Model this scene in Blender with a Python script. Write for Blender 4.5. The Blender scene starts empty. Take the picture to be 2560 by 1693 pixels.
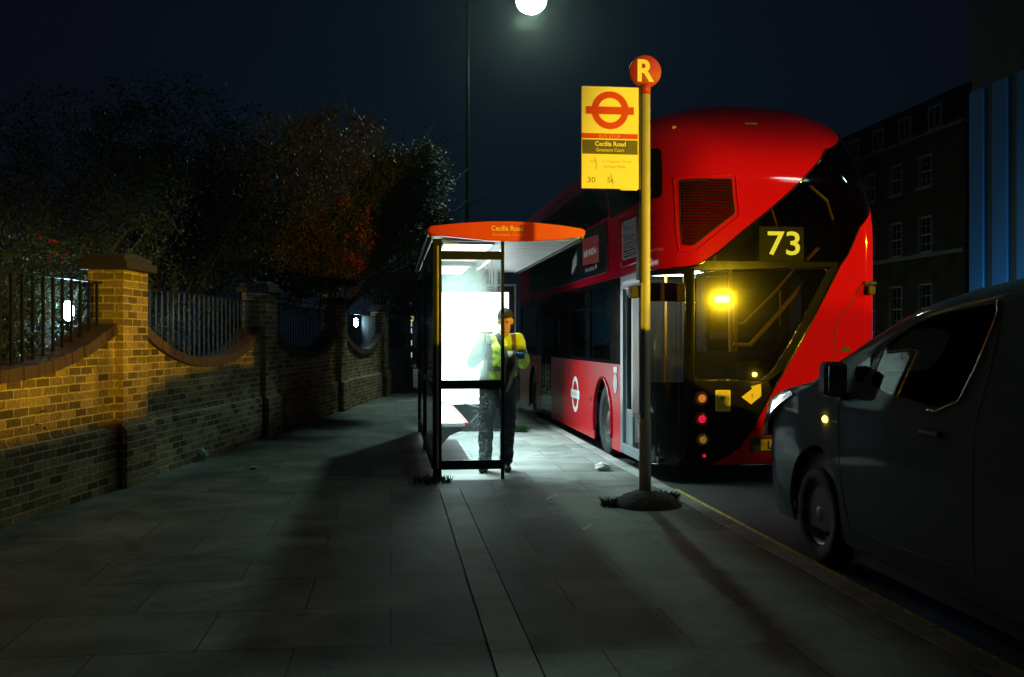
import bpy, bmesh, math, random
from mathutils import Vector, Matrix, noise
random.seed(7)
R = math.radians
scene = bpy.context.scene
COL = scene.collection
PI = math.pi

# ------------------------------------------------------------------ materials
def _mat(name):
    m = bpy.data.materials.new(name); m.use_nodes = True
    nt = m.node_tree; nt.nodes.clear()
    out = nt.nodes.new('ShaderNodeOutputMaterial')
    return m, nt, out

def N(nt, typ, **kw):
    n = nt.nodes.new(typ)
    for k, v in kw.items():
        if k in n.inputs: n.inputs[k].default_value = v
        else: setattr(n, k, v)
    return n

def L(nt, a, b): nt.links.new(a, b)

def mat(name, col, rough=.5, metal=0., var=.15, scale=8., bump=0., bscale=40., coat=0., spec=.5, grime=None):
    m, nt, out = _mat(name)
    b = N(nt, 'ShaderNodeBsdfPrincipled')
    b.inputs['Metallic'].default_value = metal
    b.inputs['Specular IOR Level'].default_value = spec
    b.inputs['Coat Weight'].default_value = coat
    b.inputs['Coat Roughness'].default_value = .05
    L(nt, b.outputs[0], out.inputs[0])
    tc = N(nt, 'ShaderNodeTexCoord')
    nz = N(nt, 'ShaderNodeTexNoise'); nz.inputs['Scale'].default_value = scale; nz.inputs['Detail'].default_value = 6
    L(nt, tc.outputs['Object'], nz.inputs['Vector'])
    mx = N(nt, 'ShaderNodeMix', data_type='RGBA')
    c = Vector(col[:3])
    mx.inputs[6].default_value = (*(c * (1 - var)), 1); mx.inputs[7].default_value = (*(c * (1 + var)), 1)
    L(nt, nz.outputs['Fac'], mx.inputs[0])
    res = mx.outputs[2]
    if grime:
        n2 = N(nt, 'ShaderNodeTexNoise'); n2.inputs['Scale'].default_value = grime[2]; n2.inputs['Detail'].default_value = 8
        L(nt, tc.outputs['Object'], n2.inputs['Vector'])
        rp = N(nt, 'ShaderNodeValToRGB'); rp.color_ramp.elements[0].position = grime[1]; rp.color_ramp.elements[1].position = grime[1] + .18
        L(nt, n2.outputs['Fac'], rp.inputs[0])
        m2 = N(nt, 'ShaderNodeMix', data_type='RGBA'); L(nt, rp.outputs[0], m2.inputs[0]); L(nt, res, m2.inputs[6]); m2.inputs[7].default_value = (*grime[0], 1)
        res = m2.outputs[2]
    L(nt, res, b.inputs['Base Color'])
    rr = N(nt, 'ShaderNodeMapRange'); rr.inputs[3].default_value = max(0, rough * .8); rr.inputs[4].default_value = min(1, rough * 1.25)
    L(nt, nz.outputs['Fac'], rr.inputs[0]); L(nt, rr.outputs[0], b.inputs['Roughness'])
    if bump:
        n3 = N(nt, 'ShaderNodeTexNoise'); n3.inputs['Scale'].default_value = bscale; n3.inputs['Detail'].default_value = 5
        L(nt, tc.outputs['Object'], n3.inputs['Vector'])
        bp = N(nt, 'ShaderNodeBump'); bp.inputs['Strength'].default_value = bump; bp.inputs['Distance'].default_value = .02
        L(nt, n3.outputs['Fac'], bp.inputs['Height']); L(nt, bp.outputs[0], b.inputs['Normal'])
    return m

def emis(name, col, st, vary=0.):
    m, nt, out = _mat(name)
    e = N(nt, 'ShaderNodeEmission'); e.inputs[0].default_value = (*col, 1); e.inputs[1].default_value = st
    L(nt, e.outputs[0], out.inputs[0])
    if vary:
        tc = N(nt, 'ShaderNodeTexCoord'); nz = N(nt, 'ShaderNodeTexNoise'); nz.inputs['Scale'].default_value = 3
        L(nt, tc.outputs['Object'], nz.inputs['Vector'])
        r = N(nt, 'ShaderNodeMapRange'); r.inputs[3].default_value = st * (1 - vary); r.inputs[4].default_value = st * (1 + vary)
        L(nt, nz.outputs['Fac'], r.inputs[0]); L(nt, r.outputs[0], e.inputs[1])
    return m

def glass(name, tint=(.8, .85, .85), refl=1., rough=.02, dirt=None, haze=0.):
    """thin pane: transparent + fresnel reflection (+ milky dirt where dirt says)"""
    m, nt, out = _mat(name)
    t = N(nt, 'ShaderNodeBsdfTransparent'); t.inputs[0].default_value = (*tint, 1)
    g = N(nt, 'ShaderNodeBsdfGlossy'); g.inputs['Roughness'].default_value = rough
    fr = N(nt, 'ShaderNodeFresnel'); fr.inputs[0].default_value = 1.5
    mu = N(nt, 'ShaderNodeMath', operation='MULTIPLY'); mu.inputs[1].default_value = refl; L(nt, fr.outputs[0], mu.inputs[0])
    mx = N(nt, 'ShaderNodeMixShader'); L(nt, mu.outputs[0], mx.inputs[0]); L(nt, t.outputs[0], mx.inputs[1]); L(nt, g.outputs[0], mx.inputs[2])
    last = mx
    if haze:
        for rg, k in ((.04, 1.), (.10, .3)):
            g2 = N(nt, 'ShaderNodeBsdfGlossy'); g2.inputs['Roughness'].default_value = rg; ms = N(nt, 'ShaderNodeMixShader'); ms.inputs[0].default_value = haze * k; L(nt, last.outputs[0], ms.inputs[1]); L(nt, g2.outputs[0], ms.inputs[2]); last = ms
    if dirt: last = dirt(nt, mx)
    L(nt, last.outputs[0], out.inputs[0])
    return m

def brick_mat():
    m, nt, out = _mat('stock_brick')
    b = N(nt, 'ShaderNodeBsdfPrincipled'); b.inputs['Roughness'].default_value = .9; b.inputs['Specular IOR Level'].default_value = .2
    uv = N(nt, 'ShaderNodeUVMap')
    br = N(nt, 'ShaderNodeTexBrick'); br.offset = .5; br.squash = 1
    br.inputs['Scale'].default_value = 1; br.inputs['Brick Width'].default_value = .225; br.inputs['Row Height'].default_value = .075
    br.inputs['Mortar Size'].default_value = .0075; br.inputs['Mortar Smooth'].default_value = .25; br.inputs['Bias'].default_value = -.12
    br.inputs['Color1'].default_value = (.36, .235, .11, 1); br.inputs['Color2'].default_value = (.045, .028, .02, 1); br.inputs['Mortar'].default_value = (.50, .42, .29, 1)
    nz0 = N(nt, 'ShaderNodeTexNoise'); nz0.inputs['Scale'].default_value = 9; nz0.inputs['Detail'].default_value = 3
    wob = N(nt, 'ShaderNodeVectorMath', operation='SCALE'); wob.inputs['Scale'].default_value = .012
    add = N(nt, 'ShaderNodeVectorMath', operation='ADD')
    L(nt, uv.outputs[0], nz0.inputs['Vector']); L(nt, nz0.outputs['Color'], wob.inputs[0]); L(nt, uv.outputs[0], add.inputs[0]); L(nt, wob.outputs[0], add.inputs[1])
    L(nt, add.outputs[0], br.inputs['Vector'])
    nz = N(nt, 'ShaderNodeTexNoise'); nz.inputs['Scale'].default_value = 30; nz.inputs['Detail'].default_value = 8; L(nt, uv.outputs[0], nz.inputs['Vector'])
    nl = N(nt, 'ShaderNodeTexNoise'); nl.inputs['Scale'].default_value = 1.3; nl.inputs['Detail'].default_value = 6; L(nt, uv.outputs[0], nl.inputs['Vector'])
    mr = N(nt, 'ShaderNodeMapRange'); mr.inputs[1].default_value = .3; mr.inputs[2].default_value = .7; mr.inputs[3].default_value = .6; mr.inputs[4].default_value = 1.25; L(nt, nz.outputs['Fac'], mr.inputs[0])
    mr2 = N(nt, 'ShaderNodeMapRange'); mr2.inputs[1].default_value = .3; mr2.inputs[2].default_value = .7; mr2.inputs[3].default_value = .65; mr2.inputs[4].default_value = 1.2; L(nt, nl.outputs['Fac'], mr2.inputs[0])
    pm = N(nt, 'ShaderNodeMath', operation='MULTIPLY'); L(nt, mr.outputs[0], pm.inputs[0]); L(nt, mr2.outputs[0], pm.inputs[1])
    mu = N(nt, 'ShaderNodeVectorMath', operation='SCALE'); L(nt, br.outputs['Color'], mu.inputs[0]); L(nt, pm.outputs[0], mu.inputs['Scale'])
    L(nt, mu.outputs[0], b.inputs['Base Color'])
    bp = N(nt, 'ShaderNodeBump'); bp.inputs['Strength'].default_value = .8; bp.inputs['Distance'].default_value = .012; bp.invert = True
    hh = N(nt, 'ShaderNodeMath', operation='MULTIPLY_ADD'); hh.inputs[1].default_value = -.35; L(nt, nz.outputs['Fac'], hh.inputs[0]); L(nt, br.outputs['Fac'], hh.inputs[2])
    L(nt, hh.outputs[0], bp.inputs['Height']); L(nt, bp.outputs[0], b.inputs['Normal'])
    L(nt, b.outputs[0], out.inputs[0]); return m

def paving_mat(name='paving_slabs', w=.9, h=.68, c1=(.255, .265, .258), c2=(.165, .172, .168), mort=(.035, .033, .03)):
    m, nt, out = _mat(name)
    b = N(nt, 'ShaderNodeBsdfPrincipled'); b.inputs['Specular IOR Level'].default_value = .35
    uv = N(nt, 'ShaderNodeUVMap')
    br = N(nt, 'ShaderNodeTexBrick'); br.offset = .5
    br.inputs['Scale'].default_value = 1; br.inputs['Brick Width'].default_value = w; br.inputs['Row Height'].default_value = h
    br.inputs['Mortar Size'].default_value = .005; br.inputs['Mortar Smooth'].default_value = .4; br.inputs['Bias'].default_value = 0
    br.inputs['Color1'].default_value = (*c1, 1); br.inputs['Color2'].default_value = (*c2, 1); br.inputs['Mortar'].default_value = (*mort, 1)
    nzw = N(nt, 'ShaderNodeTexNoise'); nzw.inputs['Scale'].default_value = 1.2
    sc = N(nt, 'ShaderNodeVectorMath', operation='SCALE'); sc.inputs['Scale'].default_value = .014
    ad = N(nt, 'ShaderNodeVectorMath', operation='ADD')
    L(nt, uv.outputs[0], nzw.inputs['Vector']); L(nt, nzw.outputs['Color'], sc.inputs[0]); L(nt, uv.outputs[0], ad.inputs[0]); L(nt, sc.outputs[0], ad.inputs[1]); L(nt, ad.outputs[0], br.inputs['Vector'])
    nz = N(nt, 'ShaderNodeTexNoise'); nz.inputs['Scale'].default_value = 60; nz.inputs['Detail'].default_value = 8; L(nt, uv.outputs[0], nz.inputs['Vector'])
    nl = N(nt, 'ShaderNodeTexNoise'); nl.inputs['Scale'].default_value = 1.7; nl.inputs['Detail'].default_value = 8; L(nt, uv.outputs[0], nl.inputs['Vector'])
    a = N(nt, 'ShaderNodeMapRange'); a.inputs[1].default_value = .3; a.inputs[2].default_value = .7; a.inputs[3].default_value = .78; a.inputs[4].default_value = 1.2; L(nt, nz.outputs['Fac'], a.inputs[0])
    c = N(nt, 'ShaderNodeMapRange'); c.inputs[1].default_value = .3; c.inputs[2].default_value = .7; c.inputs[3].default_value = .5; c.inputs[4].default_value = 1.25; L(nt, nl.outputs['Fac'], c.inputs[0])
    # chewing-gum spots
    vo = N(nt, 'ShaderNodeTexVoronoi'); vo.inputs['Scale'].default_value = 3.6; L(nt, uv.outputs[0], vo.inputs['Vector'])
    lt = N(nt, 'ShaderNodeMath', operation='LESS_THAN'); lt.inputs[1].default_value = .045; L(nt, vo.outputs['Distance'], lt.inputs[0])
    sp = N(nt, 'ShaderNodeMath', operation='MULTIPLY_ADD'); sp.inputs[1].default_value = .75; sp.inputs[2].default_value = 1.; L(nt, lt.outputs[0], sp.inputs[0])
    p = N(nt, 'ShaderNodeMath', operation='MULTIPLY'); L(nt, a.outputs[0], p.inputs[0]); L(nt, c.outputs[0], p.inputs[1])
    p2 = N(nt, 'ShaderNodeMath', operation='MULTIPLY'); L(nt, p.outputs[0], p2.inputs[0]); L(nt, sp.outputs[0], p2.inputs[1])
    # old stains and spills
    n5 = N(nt, 'ShaderNodeTexNoise'); n5.inputs['Scale'].default_value = .9; n5.inputs['Detail'].default_value = 9; n5.inputs['Roughness'].default_value = .7; n5.inputs['Distortion'].default_value = .6; L(nt, uv.outputs[0], n5.inputs['Vector'])
    s5 = N(nt, 'ShaderNodeMapRange'); s5.inputs[1].default_value = .50; s5.inputs[2].default_value = .60; s5.inputs[3].default_value = 1.; s5.inputs[4].default_value = .58; L(nt, n5.outputs['Fac'], s5.inputs[0])
    p3 = N(nt, 'ShaderNodeMath', operation='MULTIPLY'); L(nt, p2.outputs[0], p3.inputs[0]); L(nt, s5.outputs[0], p3.inputs[1]); p2 = p3
    mu = N(nt, 'ShaderNodeVectorMath', operation='SCALE'); L(nt, br.outputs['Color'], mu.inputs[0]); L(nt, p2.outputs[0], mu.inputs['Scale'])
    L(nt, mu.outputs[0], b.inputs['Base Color'])
    rr = N(nt, 'ShaderNodeMapRange'); rr.inputs[3].default_value = .55; rr.inputs[4].default_value = .85; L(nt, nl.outputs['Fac'], rr.inputs[0]); L(nt, rr.outputs[0], b.inputs['Roughness'])
    bp = N(nt, 'ShaderNodeBump'); bp.inputs['Strength'].default_value = .5; bp.inputs['Distance'].default_value = .01
    hh = N(nt, 'ShaderNodeMath', operation='MULTIPLY_ADD'); hh.inputs[1].default_value = .3; L(nt, nz.outputs['Fac'], hh.inputs[0])
    inv = N(nt, 'ShaderNodeMath', operation='SUBTRACT'); inv.inputs[0].default_value = 1; L(nt, br.outputs['Fac'], inv.inputs[1]); L(nt, inv.outputs[0], hh.inputs[2])
    L(nt, hh.outputs[0], bp.inputs['Height']); L(nt, bp.outputs[0], b.inputs['Normal'])
    L(nt, b.outputs[0], out.inputs[0]); return m

def leaf_mat(name, c1, c2, rough=.45):
    m, nt, out = _mat(name)
    b = N(nt, 'ShaderNodeBsdfPrincipled'); b.inputs['Roughness'].default_value = rough; b.inputs['Specular IOR Level'].default_value = .12
    g = N(nt, 'ShaderNodeNewGeometry')
    mx = N(nt, 'ShaderNodeMix', data_type='RGBA'); mx.inputs[6].default_value = (*c1, 1); mx.inputs[7].default_value = (*c2, 1)
    L(nt, g.outputs['Random Per Island'], mx.inputs[0]); L(nt, mx.outputs[2], b.inputs['Base Color'])
    tr = N(nt, 'ShaderNodeBsdfTranslucent'); L(nt, mx.outputs[2], tr.inputs[0])
    ms = N(nt, 'ShaderNodeMixShader'); ms.inputs[0].default_value = .25; L(nt, b.outputs[0], ms.inputs[1]); L(nt, tr.outputs[0], ms.inputs[2])
    L(nt, ms.outputs[0], out.inputs[0]); return m

# ------------------------------------------------------------------ object helpers
def tag(o, label=None, cat=None, group=None, kind=None):
    if label: o['label'] = label
    if cat: o['category'] = cat
    if group: o['group'] = group
    if kind: o['kind'] = kind
    return o

def thing(name, label, cat, loc=(0, 0, 0), rz=0, group=None):
    o = bpy.data.objects.new(name, None); COL.objects.link(o); o.empty_display_size = .1
    o.location = loc; o.rotation_euler = (0, 0, rz)
    return tag(o, label, cat, group)

def box_uv(bm):
    uv = bm.loops.layers.uv.verify()
    for f in bm.faces:
        n = f.normal; a = max(range(3), key=lambda i: abs(n[i]))
        for l in f.loops:
            c = l.vert.co
            l[uv].uv = ((c.y, c.z), (c.x, c.z), (c.x, c.y))[a]

def obj(name, bm, m, parent=None, smooth=False, uv=False, world=False, auto=None):
    """link bm as ONE mesh object; world=True: bm is in world coordinates, parent is an unrotated empty with a location"""
    bm.normal_update()
    if uv: box_uv(bm)
    me = bpy.data.meshes.new(name); bm.to_mesh(me); bm.free()
    for x in (m if isinstance(m, (list, tuple)) else [m]): me.materials.append(x)
    if smooth:
        for p in me.polygons: p.use_smooth = True
        if auto:
            try: me.set_sharp_from_angle(angle=R(auto))
            except Exception: pass
    o = bpy.data.objects.new(name, me); COL.objects.link(o)
    if parent: o.parent = parent
    if world:
        M = Matrix.Identity(4); p = parent; chain = []
        while p is not None: chain.append(p); p = p.parent
        for p in reversed(chain): M = M @ Matrix.LocRotScale(p.location, p.rotation_euler, p.scale)
        me.transform(M.inverted())
    return o

def structure(name, bm, m, uv=True):
    o = obj(name, bm, m, uv=uv); o['kind'] = 'structure'; return o

def BM(): return bmesh.new()

def bx(bm, x0, x1, y0, y1, z0, z1, bev=0., mi=0, M=None):
    vs = [bm.verts.new((x, y, z)) for x in (x0, x1) for y in (y0, y1) for z in (z0, z1)]
    fs = [bm.faces.new([vs[i] for i in q]) for q in ((0, 1, 3, 2), (4, 6, 7, 5), (0, 4, 5, 1), (2, 3, 7, 6), (0, 2, 6, 4), (1, 5, 7, 3))]
    for f in fs: f.material_index = mi
    if M is not None:
        for v in vs: v.co = M @ v.co
    if bev:
        es = {e for f in fs for e in f.edges}
        r = bmesh.ops.bevel(bm, geom=list(es), offset=bev, segments=2, affect='EDGES', profile=.5)
        for f in r['faces']: f.material_index = mi
    return bm

def frame_from(d):
    d = d.normalized(); a = Vector((0, 0, 1)) if abs(d.z) < .95 else Vector((1, 0, 0))
    u = d.cross(a).normalized(); return u, d.cross(u).normalized()

def tube(bm, pts, rad, seg=8, cap=True, mi=0):
    pts = [Vector(p) for p in pts]; n = len(pts)
    if not isinstance(rad, (list, tuple)): rad = [rad] * n
    rings = []
    for i, p in enumerate(pts):
        d = (pts[min(i + 1, n - 1)] - pts[max(i - 1, 0)])
        u, v = frame_from(d)
        if rings and i:
            # keep twist small
            pu = prevu; u = (pu - d.normalized() * pu.dot(d.normalized())).normalized(); v = d.normalized().cross(u)
        prevu = u
        rings.append([bm.verts.new(p + (u * math.cos(2 * PI * k / seg) + v * math.sin(2 * PI * k / seg)) * rad[i]) for k in range(seg)])
    for a, b in zip(rings, rings[1:]):
        for k in range(seg):
            f = bm.faces.new((a[k], a[(k + 1) % seg], b[(k + 1) % seg], b[k])); f.material_index = mi; f.smooth = True
    if cap and seg > 2:
        f = bm.faces.new(rings[0][::-1]); f.material_index = mi
        f = bm.faces.new(rings[-1]); f.material_index = mi
    return bm

def lathe(bm, prof, M=None, seg=24, mi=0):
    """profile of (r, h) round local Z"""
    rings = []
    for r, h in prof:
        if r < 1e-5: rings.append([bm.verts.new((0, 0, h))])
        else: rings.append([bm.verts.new((r * math.cos(2 * PI * k / seg), r * math.sin(2 * PI * k / seg), h)) for k in range(seg)])
    for a, b in zip(rings, rings[1:]):
        for k in range(seg):
            k2 = (k + 1) % seg
            if len(a) == 1 and len(b) == 1: continue
            q = (a[0], b[k2], b[k]) if len(a) == 1 else (a[k], a[k2], b[0]) if len(b) == 1 else (a[k], a[k2], b[k2], b[k])
            f = bm.faces.new(q); f.material_index = mi; f.smooth = True
    if M is not None:
        for ring in rings:
            for v in ring: v.co = M @ v.co
    return bm

def prism(bm, poly, axis, a, b, mi=0):
    """extrude a 2-D outline: axis 'x': poly=(y,z); 'y': poly=(x,z); 'z': poly=(x,y)"""
    def P(q, t): return (t, q[0], q[1]) if axis == 'x' else (q[0], t, q[1]) if axis == 'y' else (q[0], q[1], t)
    A = [bm.verts.new(P(q, a)) for q in poly]; B = [bm.verts.new(P(q, b)) for q in poly]; n = len(poly)
    fs = [bm.faces.new(A), bm.faces.new(B[::-1])]
    for i in range(n): fs.append(bm.faces.new((A[i], B[i], B[(i + 1) % n], A[(i + 1) % n])))
    for f in fs: f.material_index = mi
    bmesh.ops.recalc_face_normals(bm, faces=fs)
    return bm

def ell(bm, c, r, M=None, seg=12, mi=0):
    n0 = len(bm.verts); res = bmesh.ops.create_uvsphere(bm, u_segments=seg, v_segments=max(6, seg // 2 + 2), radius=1)
    for v in res['verts']:
        p = Vector((v.co.x * r[0], v.co.y * r[1], v.co.z * r[2]))
        if M is not None: p = M @ p
        v.co = p + Vector(c)
        for f in v.link_faces: f.smooth = True; f.material_index = mi
    return bm

def clip_cell(poly, u0, u1, v0, v1):
    for ax, lim, sgn in ((0, u0, 1), (0, u1, -1), (1, v0, 1), (1, v1, -1)):
        out = []; n = len(poly)
        for i in range(n):
            a, b = poly[i], poly[(i + 1) % n]
            da, db = (a[ax] - lim) * sgn, (b[ax] - lim) * sgn
            if da >= 0: out.append(a)
            if (da > 0 and db < 0) or (da < 0 and db > 0):
                t = da / (da - db); out.append((a[0] + (b[0] - a[0]) * t, a[1] + (b[1] - a[1]) * t))
        poly = out
        if len(poly) < 3: return []
    return poly

def steps(a, b, d):
    n = max(1, int(math.ceil((b - a) / d))); return [a + (b - a) * i / n for i in range(n + 1)]

def panel(bm, poly, f, du=.12, dv=.1, off=0., mi=0, vs=None, us=None):
    """polygon in the chart of surface f(u,v) -> Vector, cut on a grid so that it follows the curve; off = distance along the outward normal"""
    u0, u1 = min(p[0] for p in poly), max(p[0] for p in poly); v0, v1 = min(p[1] for p in poly), max(p[1] for p in poly)
    us = us or steps(u0, u1, du); vs = vs or steps(v0, v1, dv)
    us = [u for u in us if u0 < u < u1]; vs = [v for v in vs if v0 < v < v1]
    us = [u0] + us + [u1]; vs = [v0] + vs + [v1]
    cache = {}
    def V(u, v):
        k = (round(u, 5), round(v, 5))
        if k not in cache:
            p = f(u, v)
            if off:
                e = 1e-3; a = f(u + e, v) - f(u - e, v); b = f(u, v + e) - f(u, v - e); n = a.cross(b)
                if n.length > 1e-12: p = p + n.normalized() * off
            cache[k] = bm.verts.new(p)
        return cache[k]
    for i in range(len(us) - 1):
        strip = clip_cell(poly, us[i], us[i + 1], v0, v1)
        if not strip: continue
        for j in range(len(vs) - 1):
            c = clip_cell(strip, us[i], us[i + 1], vs[j], vs[j + 1])
            if len(c) < 3: continue
            ar = sum(c[k][0] * c[(k + 1) % len(c)][1] - c[(k + 1) % len(c)][0] * c[k][1] for k in range(len(c)))
            if abs(ar) < 1e-8: continue
            vv = []
            for q in c:
                w = V(*q)
                if w not in vv: vv.append(w)
            if ar < 0: vv = vv[::-1]
            if len(vv) >= 3:
                try: fc = bm.faces.new(vv); fc.material_index = mi; fc.smooth = True
                except ValueError: pass
    return bm

def solidify(o, t, off=-1.):
    bm = bmesh.new(); bm.from_mesh(o.data)
    for e in bm.edges:
        if e.is_boundary: e.smooth = False
    bm.to_mesh(o.data); bm.free()
    md = o.modifiers.new('Solidify', 'SOLIDIFY'); md.thickness = t; md.offset = off; return o

_fontcache = {}
def text_bm(s, bold=0.):
    cu = bpy.data.curves.new('t', 'FONT'); cu.body = s; cu.offset = bold; cu.size = 1; cu.resolution_u = 3; cu.fill_mode = 'FRONT'
    o = bpy.data.objects.new('t', cu); COL.objects.link(o)
    dg = bpy.context.evaluated_depsgraph_get(); dg.update()
    me = bpy.data.meshes.new_from_object(o.evaluated_get(dg))
    bm = bmesh.new(); bm.from_mesh(me); bpy.data.objects.remove(o); bpy.data.curves.remove(cu); bpy.data.meshes.remove(me)
    for f in bm.faces: f.material_index = 0
    return bm

def text(name, s, box, F, m, parent, bold=0., keep=False, extr=.004):
    """lettering fitted into box (u0,v0,u1,v1) of the chart F(u,v)->Vector"""
    bm = text_bm(s, bold)
    xs = [v.co.x for v in bm.verts]; ys = [v.co.y for v in bm.verts]
    x0, x1, y0, y1 = min(xs), max(xs), min(ys), max(ys)
    su = (box[2] - box[0]) / (x1 - x0); sv = (box[3] - box[1]) / (y1 - y0)
    for v in bm.verts:
        v.co = F(box[0] + (v.co.x - x0) * su, box[1] + (v.co.y - y0) * sv)
    o = obj(name, bm, m, parent, world=True)
    return o

def circ(cx, cy, r, n=28, r2=None): return [(cx + r * math.cos(2 * PI * k / n), cy + (r2 or r) * math.sin(2 * PI * k / n)) for k in range(n)]

def ringpoly(bm, cx, cy, r0, r1, F, n=36, mi=0):
    a = [bm.verts.new(F(cx + r0 * math.cos(2 * PI * k / n), cy + r0 * math.sin(2 * PI * k / n))) for k in range(n)]
    b = [bm.verts.new(F(cx + r1 * math.cos(2 * PI * k / n), cy + r1 * math.sin(2 * PI * k / n))) for k in range(n)]
    for k in range(n):
        f = bm.faces.new((a[k], b[k], b[(k + 1) % n], a[(k + 1) % n])); f.material_index = mi
    return bm

def flat(bm, poly, F, mi=0):
    f = bm.faces.new([bm.verts.new(F(*p)) for p in poly]); f.material_index = mi; return bm

def rrect(x0, y0, x1, y1, r, n=4):
    out = []
    for cx, cy, a in ((x1 - r, y1 - r, 0), (x0 + r, y1 - r, 90), (x0 + r, y0 + r, 180), (x1 - r, y0 + r, 270)):
        for k in range(n + 1): out.append((cx + r * math.cos(R(a + 90 * k / n)), cy + r * math.sin(R(a + 90 * k / n))))
    return out

def roundpoly(poly, r, n=5):
    """round the corners of a polygon"""
    out = []; m = len(poly)
    for i in range(m):
        p0, p, p1 = Vector(poly[i - 1]), Vector(poly[i]), Vector(poly[(i + 1) % m])
        a, b = (p0 - p), (p1 - p); rr = min(r, a.length * .45, b.length * .45)
        A, B = p + a.normalized() * rr, p + b.normalized() * rr
        for k in range(n + 1):
            t = k / n; q = A * (1 - t) ** 2 + p * 2 * t * (1 - t) + B * t * t; out.append((q.x, q.y))
    return out

def remeshed(name, prims, voxel, m, parent, smooth=6, paint=None):
    """one continuous surface out of capsules / ellipsoids (voxel union, then smoothed)"""
    bm = BM()
    for p in prims:
        if p[0] == 'c':
            _, a, ra, b, rb = p; a, b = Vector(a), Vector(b); k = 6
            tube(bm, [a + (b - a) * i / k for i in range(k + 1)], [ra + (rb - ra) * i / k for i in range(k + 1)], seg=14)
            ell(bm, a, (ra, ra, ra), seg=14); ell(bm, b, (rb, rb, rb), seg=14)
        else:
            _, c, r, M = p; ell(bm, c, r, M, seg=18)
    o = obj(name, bm, m, parent, world=True)
    md = o.modifiers.new('r', 'REMESH'); md.mode = 'VOXEL'; md.voxel_size = voxel; md.use_smooth_shade = True
    sm = o.modifiers.new('s', 'SMOOTH'); sm.iterations = smooth; sm.factor = .5
    dg = bpy.context.evaluated_depsgraph_get(); dg.update()
    me = bpy.data.meshes.new_from_object(o.evaluated_get(dg)); o.modifiers.clear()
    old = o.data; o.data = me; bpy.data.meshes.remove(old)
    me.materials.clear()
    for x in (m if isinstance(m, (list, tuple)) else [m]): me.materials.append(x)
    base = parent.location if parent else Vector()
    for p in me.polygons:
        p.use_smooth = True
        p.material_index = paint(p.center + base) if paint else 0
    return o

def spot(name, loc, tgt, power, col, size=.1, ang=120, blend=1.):
    l = bpy.data.lights.new(name, 'SPOT'); l.energy = power; l.color = col; l.shadow_soft_size = size; l.spot_size = R(ang); l.spot_blend = blend
    o = bpy.data.objects.new(name, l); COL.objects.link(o); o.location = loc
    o.rotation_euler = (Vector(tgt) - Vector(loc)).to_track_quat('-Z', 'Y').to_euler(); return o
# ------------------------------------------------------------------ camera
F_PX = 2489.0; TH = math.atan(300 / F_PX); CC, SS = math.cos(TH), math.sin(TH); EYE = 1.45
cam = bpy.data.cameras.new('Camera'); cam.lens = 35; cam.sensor_width = 36; cam.clip_end = 2000; cam.clip_start = .05
co = bpy.data.objects.new('Camera', cam); COL.objects.link(co); co.location = (0, 0, EYE); co.rotation_euler = (R(90), 0, -TH)
scene.camera = co

def wall_x(y): return -2.68 + .1602 * (y - 10.06)

M_pave = paving_mat()
M_pave2 = paving_mat('edging_stone', 5., .92, (.36, .35, .33), (.32, .31, .29))
M_kerb = paving_mat('granite_kerb', 3, .92, (.40, .41, .39), (.32, .33, .32))
M_asphalt = mat('asphalt', (.045, .046, .048), .8, var=.35, scale=25, bump=.7, bscale=120)
M_soil = mat('soil', (.03, .025, .018), .95, var=.4, bump=.8, bscale=15)
M_brick = brick_mat()
M_cap = mat('cap_tile', (.022, .013, .014), .75, var=.3, scale=12, bump=.4)
M_coping = mat('coping_brick', (.065, .032, .031), .8, var=.35, scale=14, bump=.5)
M_iron = mat('black_iron', (.008, .009, .010), .45, var=.2, spec=.25)
M_galv = mat('galvanised_steel', (.42, .43, .44), .42, metal=.6, var=.15, scale=20)
M_dark = mat('dark_paint', (.014, .016, .02), .35)

# ------------------------------------------------------------------ ground
bm = BM(); bx(bm, -120, 130, -60, 220, -.5, -.16); structure('ground', bm, M_asphalt)
bm = BM(); bx(bm, 2.7, 10.4, -40, 200, -.4, -.12); structure('road', bm, M_asphalt)
bm = BM(); bx(bm, -30, 2.69, 51, 62, -.4, -.12); structure('side_road', bm, M_asphalt)
bm = BM(); bx(bm, -7, .445, -25, 9.62, -.3, 0); structure('pavement', bm, M_pave)
bm = BM(); bx(bm, .655, 2.545, -25, 9.62, -.3, .001); o = structure('pavement', bm, M_pave)
for d in o.data.uv_layers.active.data: d.uv = (d.uv[0] + .37, d.uv[1] + .21)
bm = BM(); bx(bm, .453, .647, -25, 9.615, -.3, .003); structure('paving_edge_strip', bm, M_pave2)
bm = BM(); bx(bm, -7, 2.545, 9.627, 50.6, -.3, 0.); o = structure('pavement', bm, M_pave)
for d in o.data.uv_layers.active.data: d.uv = (d.uv[0] + .37, d.uv[1] + .21)
bm = BM(); bx(bm, 2.553, 2.7, -25, 50.6, -.3, .004, bev=.012); structure('kerb', bm, M_kerb)
bm = BM(); bx(bm, 10.4, 10.55, -40, 200, -.3, .0, bev=.012); structure('kerb', bm, M_kerb)
bm = BM(); bx(bm, 10.55, 60, -40, 200, -.3, -.004); structure('pavement', bm, M_pave)
bm = BM(); prism(bm, [(wall_x(-25) - .25, -25), (-7.2, -25), (-60, -25), (-60, 50), (-2, 50), (wall_x(30), 30)], 'z', -.3, .05); structure('garden_ground', bm, M_soil)

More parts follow.
